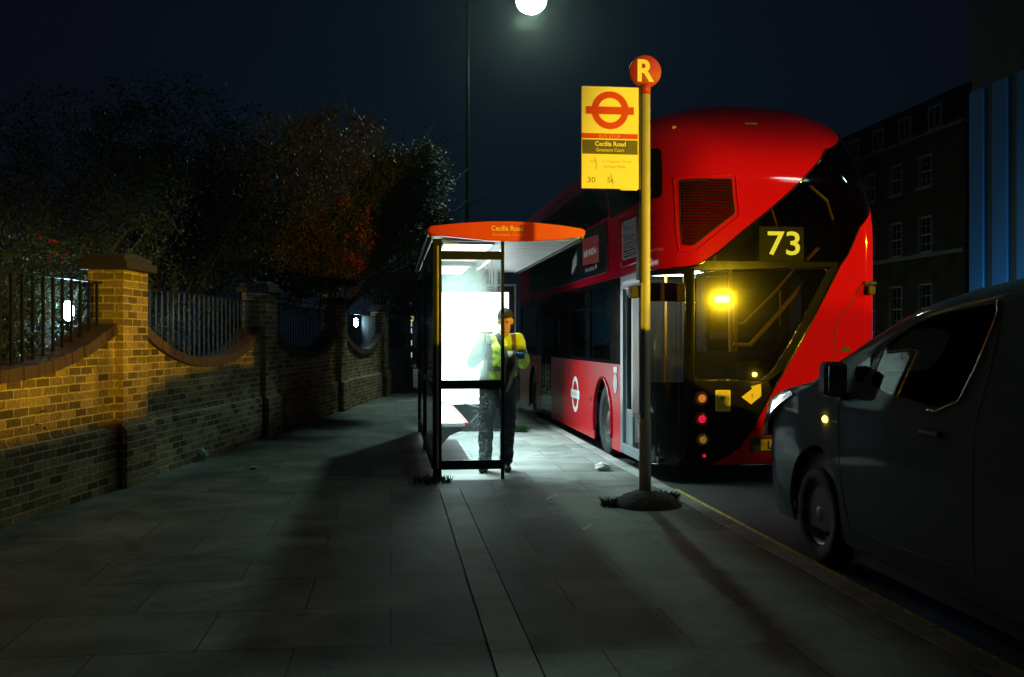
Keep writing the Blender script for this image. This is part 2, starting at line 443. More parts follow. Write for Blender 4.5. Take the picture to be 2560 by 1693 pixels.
# yellow line on the road beside the kerb, worn paint
def worn(name, col, rough=.7, amt=.5, sc=18):
    m, nt, out = _mat(name)
    b = N(nt, 'ShaderNodeBsdfPrincipled'); b.inputs['Roughness'].default_value = rough
    tc = N(nt, 'ShaderNodeTexCoord'); nz = N(nt, 'ShaderNodeTexNoise'); nz.inputs['Scale'].default_value = sc; nz.inputs['Detail'].default_value = 8
    L(nt, tc.outputs['Object'], nz.inputs['Vector'])
    rp = N(nt, 'ShaderNodeValToRGB'); rp.color_ramp.elements[0].position = amt - .06; rp.color_ramp.elements[1].position = amt + .06
    L(nt, nz.outputs['Fac'], rp.inputs[0])
    mx = N(nt, 'ShaderNodeMix', data_type='RGBA'); mx.inputs[6].default_value = (*col, 1); mx.inputs[7].default_value = (*[c * .15 + .03 for c in col], 1)
    L(nt, rp.outputs[0], mx.inputs[0]); L(nt, mx.outputs[2], b.inputs['Base Color']); L(nt, b.outputs[0], out.inputs[0]); return m
bm = BM()
for k in range(60):
    y = 10.08 - k * .35
    jx = random.uniform(-.002, .002)
    flat(bm, [(2.86 + jx, y - .35), (2.955 + jx, y - .35), (2.955 + jx, y), (2.86 + jx, y)], lambda a, b: Vector((a, b, -.116)))
bmesh.ops.remove_doubles(bm, verts=bm.verts, dist=.004)
o = structure('yellow_line', bm, worn('yellow_road_paint', (.62, .55, .06), amt=.56))
# pale spray marks on the slabs
bm = BM()
marks = [((1.52, 9.12), (1.44, 9.0), (1.37, 8.8)), ((1.385, 8.72), (1.42, 8.66)), ((1.44, 8.64), (1.475, 8.62)), ((1.45, 8.57), (1.48, 8.575)), ((1.47, 8.52), (1.45, 8.44), (1.40, 8.41)), ((1.33, 8.4), (1.36, 8.4)), ((1.34, 8.32), (1.37, 8.32)),
         ((1.33, 8.14), (1.365, 8.13)), ((1.42, 7.82), (1.45, 7.81)), ((1.42, 7.7), (1.45, 7.7)), ((1.54, 7.62), (1.51, 7.56)), ((1.50, 7.52), (1.44, 7.42)), ((1.62, 7.9), (1.66, 7.86))]
for m_ in marks:
    for a, b in zip(m_, m_[1:]):
        a, b = Vector((*a, 0)), Vector((*b, 0)); d = (b - a).normalized(); n = Vector((-d.y, d.x, 0)) * random.uniform(.012, .02)
        a = a - d * .01; b = b + d * .01
        bm.faces.new([bm.verts.new((q.x, q.y, .0052)) for q in (a - n, b - n * .8, b + n * .8, a + n)])
structure('pavement_spray_marks', bm, worn('white_marking', (.55, .58, .55), amt=.6, sc=40))

# ------------------------------------------------------------------ garden wall with scalloped bays
WU = [-10.0, -5.0, 0., 4.84, 10.06, 15.2, 19.3]
wall = thing('boundary_wall', 'yellow brick garden wall of scalloped bays with capped pillars and black railings', 'wall', (-2.68, 10.06, 0), R(90) - math.atan(.1602))
PW = .6
for i, u in enumerate(WU):
    bm = BM(); bx(bm, u, u + PW, -.09, .26, 0, 2.12)
    p = obj('pillar', bm, M_brick, wall, uv=True)
    bm = BM(); bx(bm, u - .07, u + PW + .07, -.16, .33, 2.122, 2.20, bev=.008); bx(bm, u - .03, u + PW + .03, -.12, .29, 2.202, 2.26, bev=.008)
    prism(bm, [(u + .0, 2.262), (u + PW, 2.262), (u + PW / 2, 2.30)], 'y', -.08, .25)
    obj('cap', bm, M_cap, p)
    bm = BM(); prism(bm, [(-.091, .0), (-.15, 0), (-.15, .56), (-.091, .63)], 'x', u - .05, u + PW + .05); obj('plinth', bm, M_brick, p, uv=True)
def arc(t):   # height of the wall under the coping, t in 0..1 along the bay
    x = abs(2 * t - 1); return 1.10 + .40 * x ** 2.2
for a, b in zip(WU, WU[1:]):
    x0, x1 = a + PW + .002, b - .002; w = x1 - x0
    pts = [(x0, 0)] + [(x0 + w * k / 40, arc(k / 40)) for k in range(41)] + [(x1, 0)]
    bm = BM()
    A = [bm.verts.new((q[0], 0, q[1])) for q in pts[1:-1]]; B = [bm.verts.new((q[0], 0, 0)) for q in pts[1:-1]]
    A2 = [bm.verts.new((q[0], .25, q[1])) for q in pts[1:-1]]; B2 = [bm.verts.new((q[0], .25, 0)) for q in pts[1:-1]]
    for k in range(40):
        bm.faces.new((B[k], B[k + 1], A[k + 1], A[k])); bm.faces.new((B2[k + 1], B2[k], A2[k], A2[k + 1])); bm.faces.new((A[k], A[k + 1], A2[k + 1], A2[k]))
    sec = obj('wall_section', bm, M_brick, wall, uv=True)
    bm = BM(); prism(bm, [(-.002, .0), (-.055, 0), (-.055, .56), (-.002, .63)], 'x', x0, x1); obj('plinth', bm, M_brick, sec, uv=True)
    bm = BM(); n = int(w / .115)
    for k in range(n):
        t0, t1 = k / n, (k + 1) / n; g = .005
        q0 = Vector((x0 + w * t0, 0, arc(t0))); q1 = Vector((x0 + w * t1, 0, arc(t1))); d = (q1 - q0).normalized(); nn = Vector((-d.z, 0, d.x))
        q0 = q0 + d * g + nn * .004; q1 = q1 - d * g + nn * .004; j = random.uniform(-.006, .006); h = nn * (.105 + random.uniform(-.004, .004))
        vs = [bm.verts.new(c) for c in ((q0.x, -.05 + j, q0.z), (q1.x, -.05 + j, q1.z), (q1.x + h.x, -.05 + j, q1.z + h.z), (q0.x + h.x, -.05 + j, q0.z + h.z))]
        ws = [bm.verts.new((v.co.x, .30 + j, v.co.z)) for v in vs]
        for f in ((0, 1, 2, 3), (7, 6, 5, 4), (0, 4, 5, 1), (1, 5, 6, 2), (2, 6, 7, 3), (3, 7, 4, 0)): bm.faces.new([(vs + ws)[i] for i in f])
    obj('coping', bm, M_coping, sec)
    bm = BM(); bx(bm, x0, x1, .105, .155, 1.985, 2.0); rl = obj('railing', bm, M_iron, wall)
    pr = None; nb = int(w / .165)
    for k in range(nb):
        x = x0 + w * (k + .5) / nb; z0 = arc((x - x0) / w) + .108
        if pr is None:
            bm = BM(); bx(bm, -.011, .011, -.011, .011, 0, 1); pr = obj('bar', bm, M_iron, rl); c = pr
        else:
            c = pr.copy(); COL.objects.link(c); c.parent = rl
        c.location = (x, .13, z0); c.scale = (1, 1, 1.984 - z0)

# garden lamps behind the railings
M_lampw = emis('garden_lamp_glow', (.50, .85, 1.), 230)
def garden_lamp(loc, label):
    g = thing('garden_lamp', label, 'lamp', (loc[0], loc[1], .05), group='bulkhead lamps in the garden')
    h = loc[2] - .05
    bm = BM(); tube(bm, [(0, 0, 0), (0, 0, h - .11)], .028); obj('post', bm, M_iron, g)
    bm = BM(); ell(bm, (0, 0, h), (.06, .06, .105)); obj('lamp_globe', bm, M_lampw, g)
    bm = BM(); lathe(bm, [(.0, .0), (.07, 0), (.06, .03), (0, .05)], Matrix.Translation((0, 0, h + .105))); obj('cover', bm, M_iron, g); bm = BM(); lathe(bm, [(0, 0), (.05, 0), (.06, .03), (0, .03)], Matrix.Translation((0, 0, h - .135))); obj('collar', bm, M_iron, g)
    return g
garden_lamp((-3.38, 10.95, 1.74), 'oval white garden lamp behind the near railing, left of the first pillar')
garden_lamp((-3.65, 12.3, 1.35), 'unseen garden lamp added behind the first capped pillar to light the railings')  # extra lamp out of sight, added to brighten the railing bars
garden_lamp((-.83, 23.25, 1.82), 'small white garden lamp behind the third bay of railings')

# ------------------------------------------------------------------ trees and shrubs
M_leafd = leaf_mat('evergreen_leaf', (.018, .030, .012), (.045, .048, .02))
M_leafr = leaf_mat('reddish_leaf', (.075, .026, .018), (.065, .058, .026))
M_leafb = leaf_mat('berry_leaf', (.025, .042, .020), (.08, .08, .04), rough=.5)
M_bark = mat('bark', (.035, .028, .022), .9, var=.4, scale=10, bump=.8, bscale=30)
M_berry = mat('red_berry', (.30, .015, .012), .3)
def leaves(bm, c, n, rad, size, up=.0):
    for _ in range(n):
        d = Vector((random.gauss(0, 1), random.gauss(0, 1), random.gauss(0, .8)))
        if d.length < 1e-3: continue
        p = Vector(c) + d.normalized() * rad * random.random() ** .5
        a = Vector((random.gauss(0, 1), random.gauss(0, 1), random.gauss(0, .7) - .2)).normalized(); u, v = frame_from(a)
        s = size * random.uniform(.6, 1.3)
        bend = v * s * .18
        bm.faces.new([bm.verts.new(q) for q in (p, p + a * s * .5 + u * s * .27 + bend, p + a * s, p + a * s * .5 - u * s * .27 + bend)])
def shrub(label, name, x, y, r, ztop, zbot, mleaf, nl=5500, berries=0, group=None, twigs=0, leafsize=.085, lean=0.):
    g = thing(name, label, 'tree', (x, y, .05), group=group)
    rnd = random.Random(int(abs(x * 131 + y * 977)))
    bm = BM(); limbs = []
    zc = zbot + .35 * (ztop - zbot)
    tube(bm, [(0, 0, -.1), (.05, -.03, zbot * .5), (.1, .05, zc)], [.11, .085, .06], seg=8)
    for k in range(9):
        a = k * 2.4 + rnd.random(); q = Vector((math.cos(a) * r * .75 + lean, math.sin(a) * r * .75, zbot + (ztop - zbot) * rnd.uniform(.25, .9)))
        s = Vector((.05 + lean * .12, 0, zbot * rnd.uniform(.75, 1.05))); mid = (s + q) / 2 + Vector((rnd.gauss(0, .15), rnd.gauss(0, .15), .2))
        tube(bm, [s, mid, q], [.026, .015, .005], seg=6); limbs.append((s, mid, q))
    obj('trunk', bm, M_bark, g)
    bm = BM(); lobes = []
    for k in range(17):
        a = rnd.uniform(0, 2 * PI); rr = r * rnd.uniform(.25, .8); z = rnd.uniform(zbot + .35, ztop - .35)
        shr = 1 - .55 * max(0, (z - zc) / max(.1, ztop - zc)) ** 2
        lobes.append((Vector((math.cos(a) * rr * shr + lean * (z - zbot) / (ztop - zbot), math.sin(a) * rr * shr, z)), r * rnd.uniform(.28, .5)))
    random.seed(int(abs(x * 31 + y * 57)))
    ncl = nl // 9
    for k in range(ncl):
        c, lr = random.choice(lobes)
        d = Vector((random.gauss(0, 1), random.gauss(0, 1), random.gauss(0, 1))).normalized()
        p = c + d * lr * random.uniform(.55, 1.08)
        if p.z < zbot - .25: continue
        leaves(bm, p, 22, random.uniform(.14, .32), leafsize)
    obj('crown', bm, mleaf, g)
    if berries:
        bm = BM()
        for k in range(berries):
            c, lr = random.choice(lobes[:5]); d = Vector((random.gauss(0, 1) + .6, random.gauss(0, 1) - .7, random.gauss(0, 1))).normalized(); p = c + d * lr * 1.05
            for _ in range(random.randint(5, 14)):
                q = p + Vector((random.gauss(0, .07), random.gauss(0, .07), random.gauss(0, .07)))
                bmesh.ops.create_icosphere(bm, subdivisions=1, radius=.016, matrix=Matrix.Translation(q))
        o = obj('berries', bm, M_berry, g); o['kind'] = 'stuff'
    if twigs:
        bm = BM()
        for k in range(twigs):
            c, lr = random.choice(lobes); p = c + Vector((0, 0, lr * .3)); d = Vector((random.gauss(.25, .5), random.gauss(-.1, .5), 1)).normalized(); ln = random.uniform(.8, 1.9)
            pts = [p + d * ln * t / 5 + Vector((random.gauss(0, .03), random.gauss(0, .03), -.12 * (t / 5) ** 2 * ln)) for t in range(6)]
            tube(bm, pts, [.010, .008, .007, .005, .004, .002], seg=4)
        obj('twigs', bm, M_bark, g)
    return g
TG = 'shrubs and small trees behind the garden wall'
shrub('dark evergreen shrub behind the nearest wall bay, at the left edge', 'evergreen_shrub', -4.6, 7.4, 1.9, 3.3, 1.0, M_leafd, 8500, leafsize=.055)
shrub('dark glossy shrub with a few red berries above the first capped pillar', 'berry_shrub', -3.9, 11.6, 1.8, 3.8, 1.2, M_leafb, 11000, berries=7, leafsize=.055)
shrub('broad dark tree behind the second pillar of the wall', 'evergreen_tree', -3.3, 15.2, 2.0, 4.7, 1.7, M_leafd, 12000, leafsize=.065)
shrub('tall thicket tree behind the third pillar with upright bare twigs', 'thicket_tree', -2.5, 19.0, 2.2, 5.6, 2.2, M_leafr, 9000, twigs=70, lean=1.2)
shrub('lamp-lit tree full of red berries behind the fourth pillar', 'berry_tree', -1.25, 20.0, 1.5, 5.35, 2.6, M_leafb, 13000, berries=120, twigs=50, lean=2.5)
shrub('reddish-leaved tree leaning over the end of the wall', 'reddish_tree', -.4, 27.6, 1.9, 5.2, 2.2, M_leafr, 9000, twigs=20, lean=.9)
shrub('olive-leaved shrub beyond the last pillar, nearest the bus shelter roof', 'olive_shrub', .35, 31.5, 2.1, 4.9, 2.2, M_leafb, 8000, lean=.8)
shrub('low shrub lit white behind the railing of the nearest bay', 'white_lit_shrub', -3.75, 9.0, .9, 2.0, .3, M_leafb, 2600, leafsize=.07)
shrub('low shrub behind the railing of the second bay', 'low_shrub', -3.5, 12.9, .8, 1.9, .3, M_leafb, 2000, leafsize=.07)
shrub('low shrub seen through the railing of the third bay', 'low_shrub', -2.7, 17.9, .85, 2.2, .3, M_leafb, 2400, leafsize=.08)

# bare tree behind the thicket: long whippy shoots against the sky
bt = thing('bare_tree', 'leafless tree of long thin shoots standing above the berry tree', 'tree', (-1.7, 24.6, .05))
bm = BM(); tube(bm, [(0, 0, -.1), (.05, 0, 2), (.1, 0, 4.0)], [.14, .11, .07]); obj('trunk', bm, M_bark, bt)
bm = BM(); random.seed(11)
for k in range(95):
    p = Vector((random.gauss(.1, .5), random.gauss(0, .5), random.uniform(3.2, 4.6))); a = random.uniform(-1.25, 1.25)
    d = Vector((math.sin(a) + .12, random.gauss(0, .4), math.cos(a) + .15)).normalized(); ln = random.uniform(1.0, 2.5)
    pts = [p + d * ln * t / 6 + Vector((random.gauss(0, .02), 0, -.10 * (t / 6) ** 2 * ln)) for t in range(7)]
    tube(bm, pts, [.014, .012, .010, .008, .006, .005, .003], seg=4)
    if random.random() < .6:
        q = pts[random.randint(2, 4)]; d2 = (d + Vector((random.gauss(0, .4), random.gauss(0, .3), random.gauss(0, .3)))).normalized()
        tube(bm, [q, q + d2 * .4, q + d2 * .8], [.007, .005, .003], seg=4)
obj('branches', bm, M_bark, bt)

# grass tufts
M_grass = leaf_mat('grass_blade', (.010, .045, .010), (.03, .07, .016))
def tuft(name, label, x, y, r, h, n):
    bm = BM()
    for _ in range(n):
        a = random.uniform(0, 2 * PI); q = r * random.random() ** .6; p = Vector((math.cos(a) * q, math.sin(a) * q, 0)); t = random.uniform(0, 2 * PI); w = .006
        d = Vector((math.cos(t) * .5, math.sin(t) * .5, 1)).normalized(); hh = h * random.uniform(.4, 1.)
        s = Vector((-math.sin(t), math.cos(t), 0)) * w
        bm.faces.new([bm.verts.new(c) for c in (p - s, p + s, p + d * hh * .6 + s * .7, p + d * hh + Vector((d.x, d.y, -.2)) * hh * .25, p + d * hh * .6 - s * .7)])
    o = obj(name, bm, M_grass); o.location = (x, y, .002); return tag(o, label, 'weeds')
tuft('weed_tuft', 'grass tuft growing on the near side of the shelter corner post', .40, 10.04, .2, .10, 170)
tuft('weed_tuft', 'grass tuft at the foot of the advertising panel', 1.98, 15.3, .13, .15, 120)
tuft('weed_tuft', 'grass tuft on the kerb side of the bus stop mound', 2.40, 8.62, .13, .13, 180)
tuft('weed_tuft', 'small grass tuft on the left rim of the bus stop mound', 1.87, 8.45, .08, .10, 90)

# ------------------------------------------------------------------ street lamps
M_lamp = emis('street_lamp_glow', (.80, 1., .82), 8)
def street_lamp(label, base, lamp, power, tgt, ang=150, glow=M_lamp, col=(.62, 1., .78), size=.3, deep=False):
    g = thing('street_lamp', label, 'street lamp', base, group=None)
    b, l = Vector(base), Vector(lamp) - Vector(base); h = l.z
    bm = BM(); tube(bm, [(0, 0, 0), (0, 0, 1.2), (0, 0, 1.25), (0, 0, h * .6), (0, 0, h + .25)], [.09, .09, .065, .055, .045], seg=12); obj('post', bm, M_dark, g)
    d = Vector((l.x, l.y, 0)); 
    bm = BM(); tube(bm, [Vector((0, 0, h + .18)), d * .3 + Vector((0, 0, h + .36)), d * .85 + Vector((0, 0, h + .22))], .03, seg=8); obj('arm', bm, M_dark, g)
    dn = d.normalized(); ang_ = math.atan2(dn.y, dn.x); T = Matrix.Translation((l.x, l.y, h)) @ Matrix.Rotation(ang_, 4, 'Z')
    bm = BM(); lathe(bm, [(0, .16), (.16, .15), (.21, .09), (.22, .04), (.20, .03)], T @ Matrix.Diagonal((2.2, .9, 1, 1)), seg=20); hd = obj('lamp_head', bm, M_dark, g)
    bm = BM(); lathe(bm, [(.2, .03)] + [(.2 * math.cos(R(a_)), -.17 * math.sin(R(a_))) for a_ in range(6, 90, 7)] + [(0, -.17)], T @ (Matrix.Diagonal((1.95, 1.8, 2.1, 1)) if deep else Matrix.Diagonal((2.15, .88, 1, 1))), seg=48); obj('lamp_bowl', bm, glow, g)
    spot('street_lamp_beam', Vector(lamp) - Vector((0, 0, .42)), tgt, power, col, size, ang, .6)
    return g
street_lamp('tall street lamp glowing greenish white at the top of the photo', (1.89, 24.95, 0), (3.47, 24.76, 9.95), 1600, (2.6, 14, 0), 122, deep=True)  # bowl made oversize to stand in for the lamp's glare
street_lamp('street lamp across the road from the parked van', (12.6, 5.6, 0), (10.9, 5.6, 9.6), 270, (1.9, 8.4, 0), 54)

street_lamp('street lamp across the road, nearer the camera', (10.95, 2.4, 0), (8.33, 3.1, 9.6), 20, (3, 6, 0), 100, glow=emis('near_lamp_glow', (.9, 1., .92), 22))
# ------------------------------------------------------------------ far end of the pavement
M_white = mat('white_paint', (.75, .75, .72), .5)
g = thing('belisha_beacon', 'black and white striped crossing pole with a yellow globe', 'beacon', (.95, 50.2, 0))
bm = BM(); tube(bm, [(0, 0, 0), (0, 0, 2.32)], .05, seg=10); bx(bm, -.02, .02, -.02, .02, 2.60, 3.3); obj('pole', bm, M_dark, g)
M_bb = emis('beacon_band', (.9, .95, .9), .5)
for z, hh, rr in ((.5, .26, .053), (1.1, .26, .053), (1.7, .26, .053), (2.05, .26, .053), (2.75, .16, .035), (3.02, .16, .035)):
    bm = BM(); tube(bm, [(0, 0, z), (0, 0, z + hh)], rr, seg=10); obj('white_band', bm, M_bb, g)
bm = BM(); ell(bm, (0, 0, 2.46), (.15, .15, .15)); obj('globe', bm, emis('beacon_glow', (.95, .85, .3), 1.1), g)
g = thing('keep_left_bollard', 'lit yellow traffic bollard with a blue disc sign', 'bollard', (.86, 54.2, -.12))
bm = BM(); bx(bm, -.2, .2, -.12, .12, 0, 1.25, bev=.04); obj('body', bm, emis('bollard_glow', (.95, .62, .02), .9), g)
bm = BM(); lathe(bm, [(0, 0), (.17, 0), (.17, .02), (0, .02)], Matrix.Translation((0, -.123, 1.22)) @ Matrix.Rotation(R(90), 4, 'X')); obj('sign_disc', bm, emis('blue_sign_glow', (.12, .3, .75), .6), g)
g = thing('white_bollard', 'small white lit bollard beside the yellow one', 'bollard', (.70, 54.0, -.12))
bm = BM(); bx(bm, -.11, .11, -.08, .08, 0, 1.75, bev=.03); obj('body', bm, emis('white_bollard_glow', (.85, 1., .95), 1.4), g)
g = thing('street_tree', 'thin street tree inside a black iron guard at the end of the pavement', 'tree', (1.28, 48.6, 0))
bm = BM(); tube(bm, [(0, 0, 0), (.03, 0, 2.2), (0, 0, 4.5)], [.09, .07, .04]); obj('trunk', bm, M_bark, g)
bm = BM()
for k in range(180): leaves(bm, (random.gauss(0, .7), random.gauss(0, .7), random.uniform(2.9, 5)), 14, .3, .12)
obj('crown', bm, M_leafd, g)
bm = BM()
for k in range(14):
    a = 2 * PI * k / 14; tube(bm, [(math.cos(a) * .42, math.sin(a) * .42, 0), (math.cos(a) * .42, math.sin(a) * .42, 1.75)], .016, seg=5)
for z in (.35, 1.1, 1.7): tube(bm, [(math.cos(2 * PI * k / 20) * .42, math.sin(2 * PI * k / 20) * .42, z) for k in range(21)], .015, seg=5)
bx(bm, -.55, .55, -.55, .55, 0, .06); obj('guard', bm, M_iron, g)
street_lamp('distant street lamp at the far junction', (-3.5, 57.5, 0), (-2.2, 57.2, 8), 1500, (-.5, 52, 0), 150)

# ------------------------------------------------------------------ buildings on the right
M_bk2 = brick_mat(); M_bk2.name = 'dark_town_brick'
for n in M_bk2.node_tree.nodes:
    if n.type == 'TEX_BRICK':
        n.inputs['Color1'].default_value = (.17, .11, .075, 1); n.inputs['Color2'].default_value = (.09, .06, .045, 1); n.inputs['Mortar'].default_value = (.2, .17, .13, 1)
M_pane = mat('dark_window_pane', (.012, .014, .018), .08, spec=.6)
M_cream = mat('cream_paint', (.78, .72, .56), .6)
M_stone = mat('pale_stone', (.42, .40, .35), .8, bump=.3)
M_slate = mat('slate', (.05, .05, .06), .6)
h = thing('town_house', 'dark brick town house with white sash windows behind the bus', 'house', (24, 39.4, 0))
rows = [(1.75, 3.95), (5.35, 7.0), (8.35, 9.78)]; cols = [3.2 + 2.65 * k for k in range(12)]; WL = 36.; ww = 1.2
bm = BM()
edges = [0] + [q for c in cols for q in (c - ww / 2, c + ww / 2)] + [WL]
for a, b in zip(edges[0::2], edges[1::2]): bx(bm, 0, .34, a, b, 0, 10.6)
zz = [0] + [q for r_ in rows for q in r_] + [10.6]
for c in cols:
    for a, b in zip(zz[0::2], zz[1::2]): bx(bm, .003, .34, c - ww / 2, c + ww / 2, a, b)
bx(bm, .34, 9, 0, .3, 0, 10.6); bx(bm, .34, 9, WL - .3, WL, 0, 10.6); bx(bm, 8.7, 9, .3, WL - .3, 0, 10.6)
obj('wall', bm, M_bk2, h, uv=True)
bm = BM(); prism(bm, [(.25, 10.5), (2.2, 13.2), (7, 13.2), (9, 10.5)], 'y', .0, WL); rf = obj('roof', bm, M_slate, h)
bm = BM(); bx(bm, -.09, .12, 0, WL, 5.12, 5.30); bx(bm, -.12, .4, 0, WL, 10.6, 10.75); obj('string_course', bm, M_stone, h)
proto = None
for c in cols:
    for z0, z1 in rows:
        w_ = thing('window', None, None); w_.parent = h; del_ = None
        w_.location = (0, c, z0)
        hh = z1 - z0; key = round(hh, 2)
        bm = BM()
        bx(bm, .10, .30, -ww / 2 + .002, -ww / 2 + .06, 0, hh); bx(bm, .10, .30, ww / 2 - .06, ww / 2 - .002, 0, hh); bx(bm, .10, .30, -ww / 2 + .06, ww / 2 - .06, hh - .07, hh - .002); bx(bm, .12, .28, -ww / 2 + .06, ww / 2 - .06, hh * .5 - .03, hh * .5 + .03)
        for k in (-1, 1): bx(bm, .17, .2, k * ww / 6 - .012, k * ww / 6 + .012, .07, hh - .07)
        for k in (.25, .75): bx(bm, .168, .198, -ww / 2 + .06, ww / 2 - .06, hh * k - .012, hh * k + .012)
        bx(bm, .12, .28, -ww / 2 + .06, ww / 2 - .06, 0.002, .07)
        obj('frame', bm, M_cream, w_)
        bm = BM(); bx(bm, -.08, .12, -ww / 2 - .1, ww / 2 + .1, -.14, -.002); obj('sill', bm, M_stone, w_)
        bm = BM(); bx(bm, .22, .24, -ww / 2 + .05, ww / 2 - .05, .05, hh - .05); obj('pane', bm, M_pane, w_)
        bm = BM(); bx(bm, .004, .098, -ww / 2 + .002, -ww / 2 + .03, 0, hh - .03); bx(bm, .004, .098, ww / 2 - .03, ww / 2 - .002, 0, hh - .03); bx(bm, .004, .098, -ww / 2 + .03, ww / 2 - .03, hh - .03, hh - .003); obj('reveal', bm, M_cream, w_)
for c in cols[:4]:
    bm = BM(); bx(bm, .5, 2.0, c - .7, c + .7, 10.8, 12.2); d = obj('dormer', bm, M_slate, h)
    bm = BM(); bx(bm, .45, .5, c - .55, c + .55, 10.95, 11.05); bx(bm, .45, .5, c - .55, c + .55, 11.95, 12.05); bx(bm, .45, .5, c - .55, c - .47, 11.05, 11.95); bx(bm, .45, .5, c + .47, c + .55, 11.05, 11.95); bx(bm, .46, .49, c - .03, c + .03, 11.05, 11.95); obj('frame', bm, M_cream, d)
    bm = BM(); bx(bm, .485, .5, c - .47, c + .47, 11.05, 11.95); obj('pane', bm, M_pane, d)

h = thing('shop_building', 'nearer dark building with tall panels washed by blue light', 'building', (13, 6, 0))
M_rend = mat('blue_wash_panel', (.07, .22, .40), .7, var=.12)  # the blue wash of light is mixed into the panel colour
M_dkw = mat('dark_cladding', (.07, .07, .07), .7)
bm = BM(); bx(bm, .0, 10, 0, 15.1, 0, 13); obj('wall', bm, M_dkw, h)
for k in range(14):
    y1 = 15.1 - k * .86; 
    for a, b in ((y1 - .62, y1), (y1 - .97 - .0, y1 - .80)) if False else ((y1 - .52, y1),):
        bm = BM(); bx(bm, -.05, -.003, a, b, .1, 7.0); obj('panel', bm, M_rend, h)
bm = BM(); bx(bm, -.33, -.18, 9.5, 15.0, .0, .12, bev=.02); fl = obj('floodlight', bm, M_dark, h)
bm = BM(); bx(bm, -.30, -.004, -1.1, -.1, 3.2, 3.62, bev=.02)
for v in bm.verts: v.co.y += .15
sgb = obj('added_sign_box', bm, M_dark, h); bm = BM(); bx(bm, -.312, -.302, -.85, -.05, 3.27, 3.55); obj('added_sign_face', bm, emis('added_sign_glow', (1., .62, .05), 3.), sgb)  # unseen sign added as a source for the yellow light
bm = BM(); flat(bm, [(-.31, 9.6), (-.20, 9.6), (-.20, 14.9), (-.31, 14.9)], lambda a, b: Vector((a, b, .124))); obj('light_strip', bm, emis('blue_strip', (.01, .38, .80), 190), fl)

# litter
M_lit = mat('white_plastic', (.78, .80, .8), .4)
def crumple(name, label, loc, r, seed, m, flat_=.5):
    bm = BM(); bmesh.ops.create_icosphere(bm, subdivisions=3, radius=1)
    for v in bm.verts:
        n = noise.noise(v.co * 1.6 + Vector((seed, 0, 0))) * .5 + noise.noise(v.co * 4 + Vector((0, seed, 0))) * .25
        v.co = Vector((v.co.x * r[0], v.co.y * r[1], v.co.z * r[2])) * (1 + n)
    z = min(v.co.z for v in bm.verts)
    for v in bm.verts: v.co.z -= z
    o = obj(name, bm, m, smooth=False); o.location = (loc[0], loc[1], .003); return tag(o, label, 'litter')
crumple('crumpled_bag', 'white crumpled bag lying near the kerb by the bus', (2.3, 10.75), (.085, .07, .04), 1.3, M_lit)
crumple('crumpled_wrapper', 'crumpled green and white wrapper near the wall', (-2.24, 12.2), (.06, .05, .055), 4.2, mat('wrapper', (.55, .62, .5), .35, var=.5, scale=20))
crumple('flat_tissue', 'small flat white tissue on the pavement left of the shelter', (-1.54, 11.33), (.055, .04, .013), 7.7, M_lit)
# ------------------------------------------------------------------ the bus
RD = -.12
XC, HW, ZT, YR = 4.065, 1.275, 4.39 + RD, 10.42; YF = YR + 11.2
RL0, RR0 = .42, .2
PA, PB = RL0 * PI / 2, RR0 * PI / 2; PW_ = 2 * HW - RL0 - RR0; PE = PA + PW_ + PB
def b_inset(z):
    t = min(1, max(0, (z - (3.6 + RD)) / (4.39 - 3.6))); return HW * (1 - max(0, 1 - t ** 3) ** (1 / 3.3))
def b_rear(z):
    t = max(0, min(1, (z - (2.9 + RD)) / 1.49)); return 1.4 * (1 - math.sqrt(max(0, 1 - t * t)))
def bus(p, z):
    hw = HW - b_inset(z); e = b_rear(z); t = max(0, min(1, (z - 2.5) / 1.6)); t = t * t * (3 - 2 * t)
    rl = min(RL0 + (.95 - RL0) * t, hw * .999); rr = min(RR0 + (.7 - RR0) * t, hw * .999)
    xl, xr, yr = XC - hw, XC + hw, YR + e
    if p < 0: return Vector((xl, yr + rl + (-p) * (YF - yr - rl) / (11.2 - RL0), z))
    if p < PA:
        f = p / PA * PI / 2; return Vector((xl + rl - rl * math.cos(f), yr + rl - rl * math.sin(f), z))
    if p < PA + PW_: return Vector((xl + rl + (p - PA) / PW_ * (2 * hw - rl - rr), yr, z))
    if p < PE:
        f = (p - PA - PW_) / PB * PI / 2; return Vector((xr - rr + rr * math.sin(f), yr + rr - rr * math.cos(f), z))
    return Vector((xr, yr + rr + (p - PE) * (YF - yr - rr) / (11.2 - RR0), z))
PL, PRR = -(11.2 - RL0), PE + 11.2 - RR0
BUS_US = [u for u in steps(PL, -2, .7)] + steps(-2, 0, .25)[1:] + steps(0, PA, .06)[1:] + steps(PA, PA + PW_, .12)[1:] + steps(PA + PW_, PE, .05)[1:] + steps(PE, PRR, .9)[1:]
BUS_VS = steps(.05, 2.4, .12) + steps(2.4, 3.4, .08)[1:] + [ZT - .87 * (1 - k / 26) ** 1.9 for k in range(1, 26)] + [ZT - .0008]
bus_t = thing('double_decker_bus', 'red double decker bus with black diagonal rear glass and route 73 display', 'bus', (XC, YR + 2.6, RD))

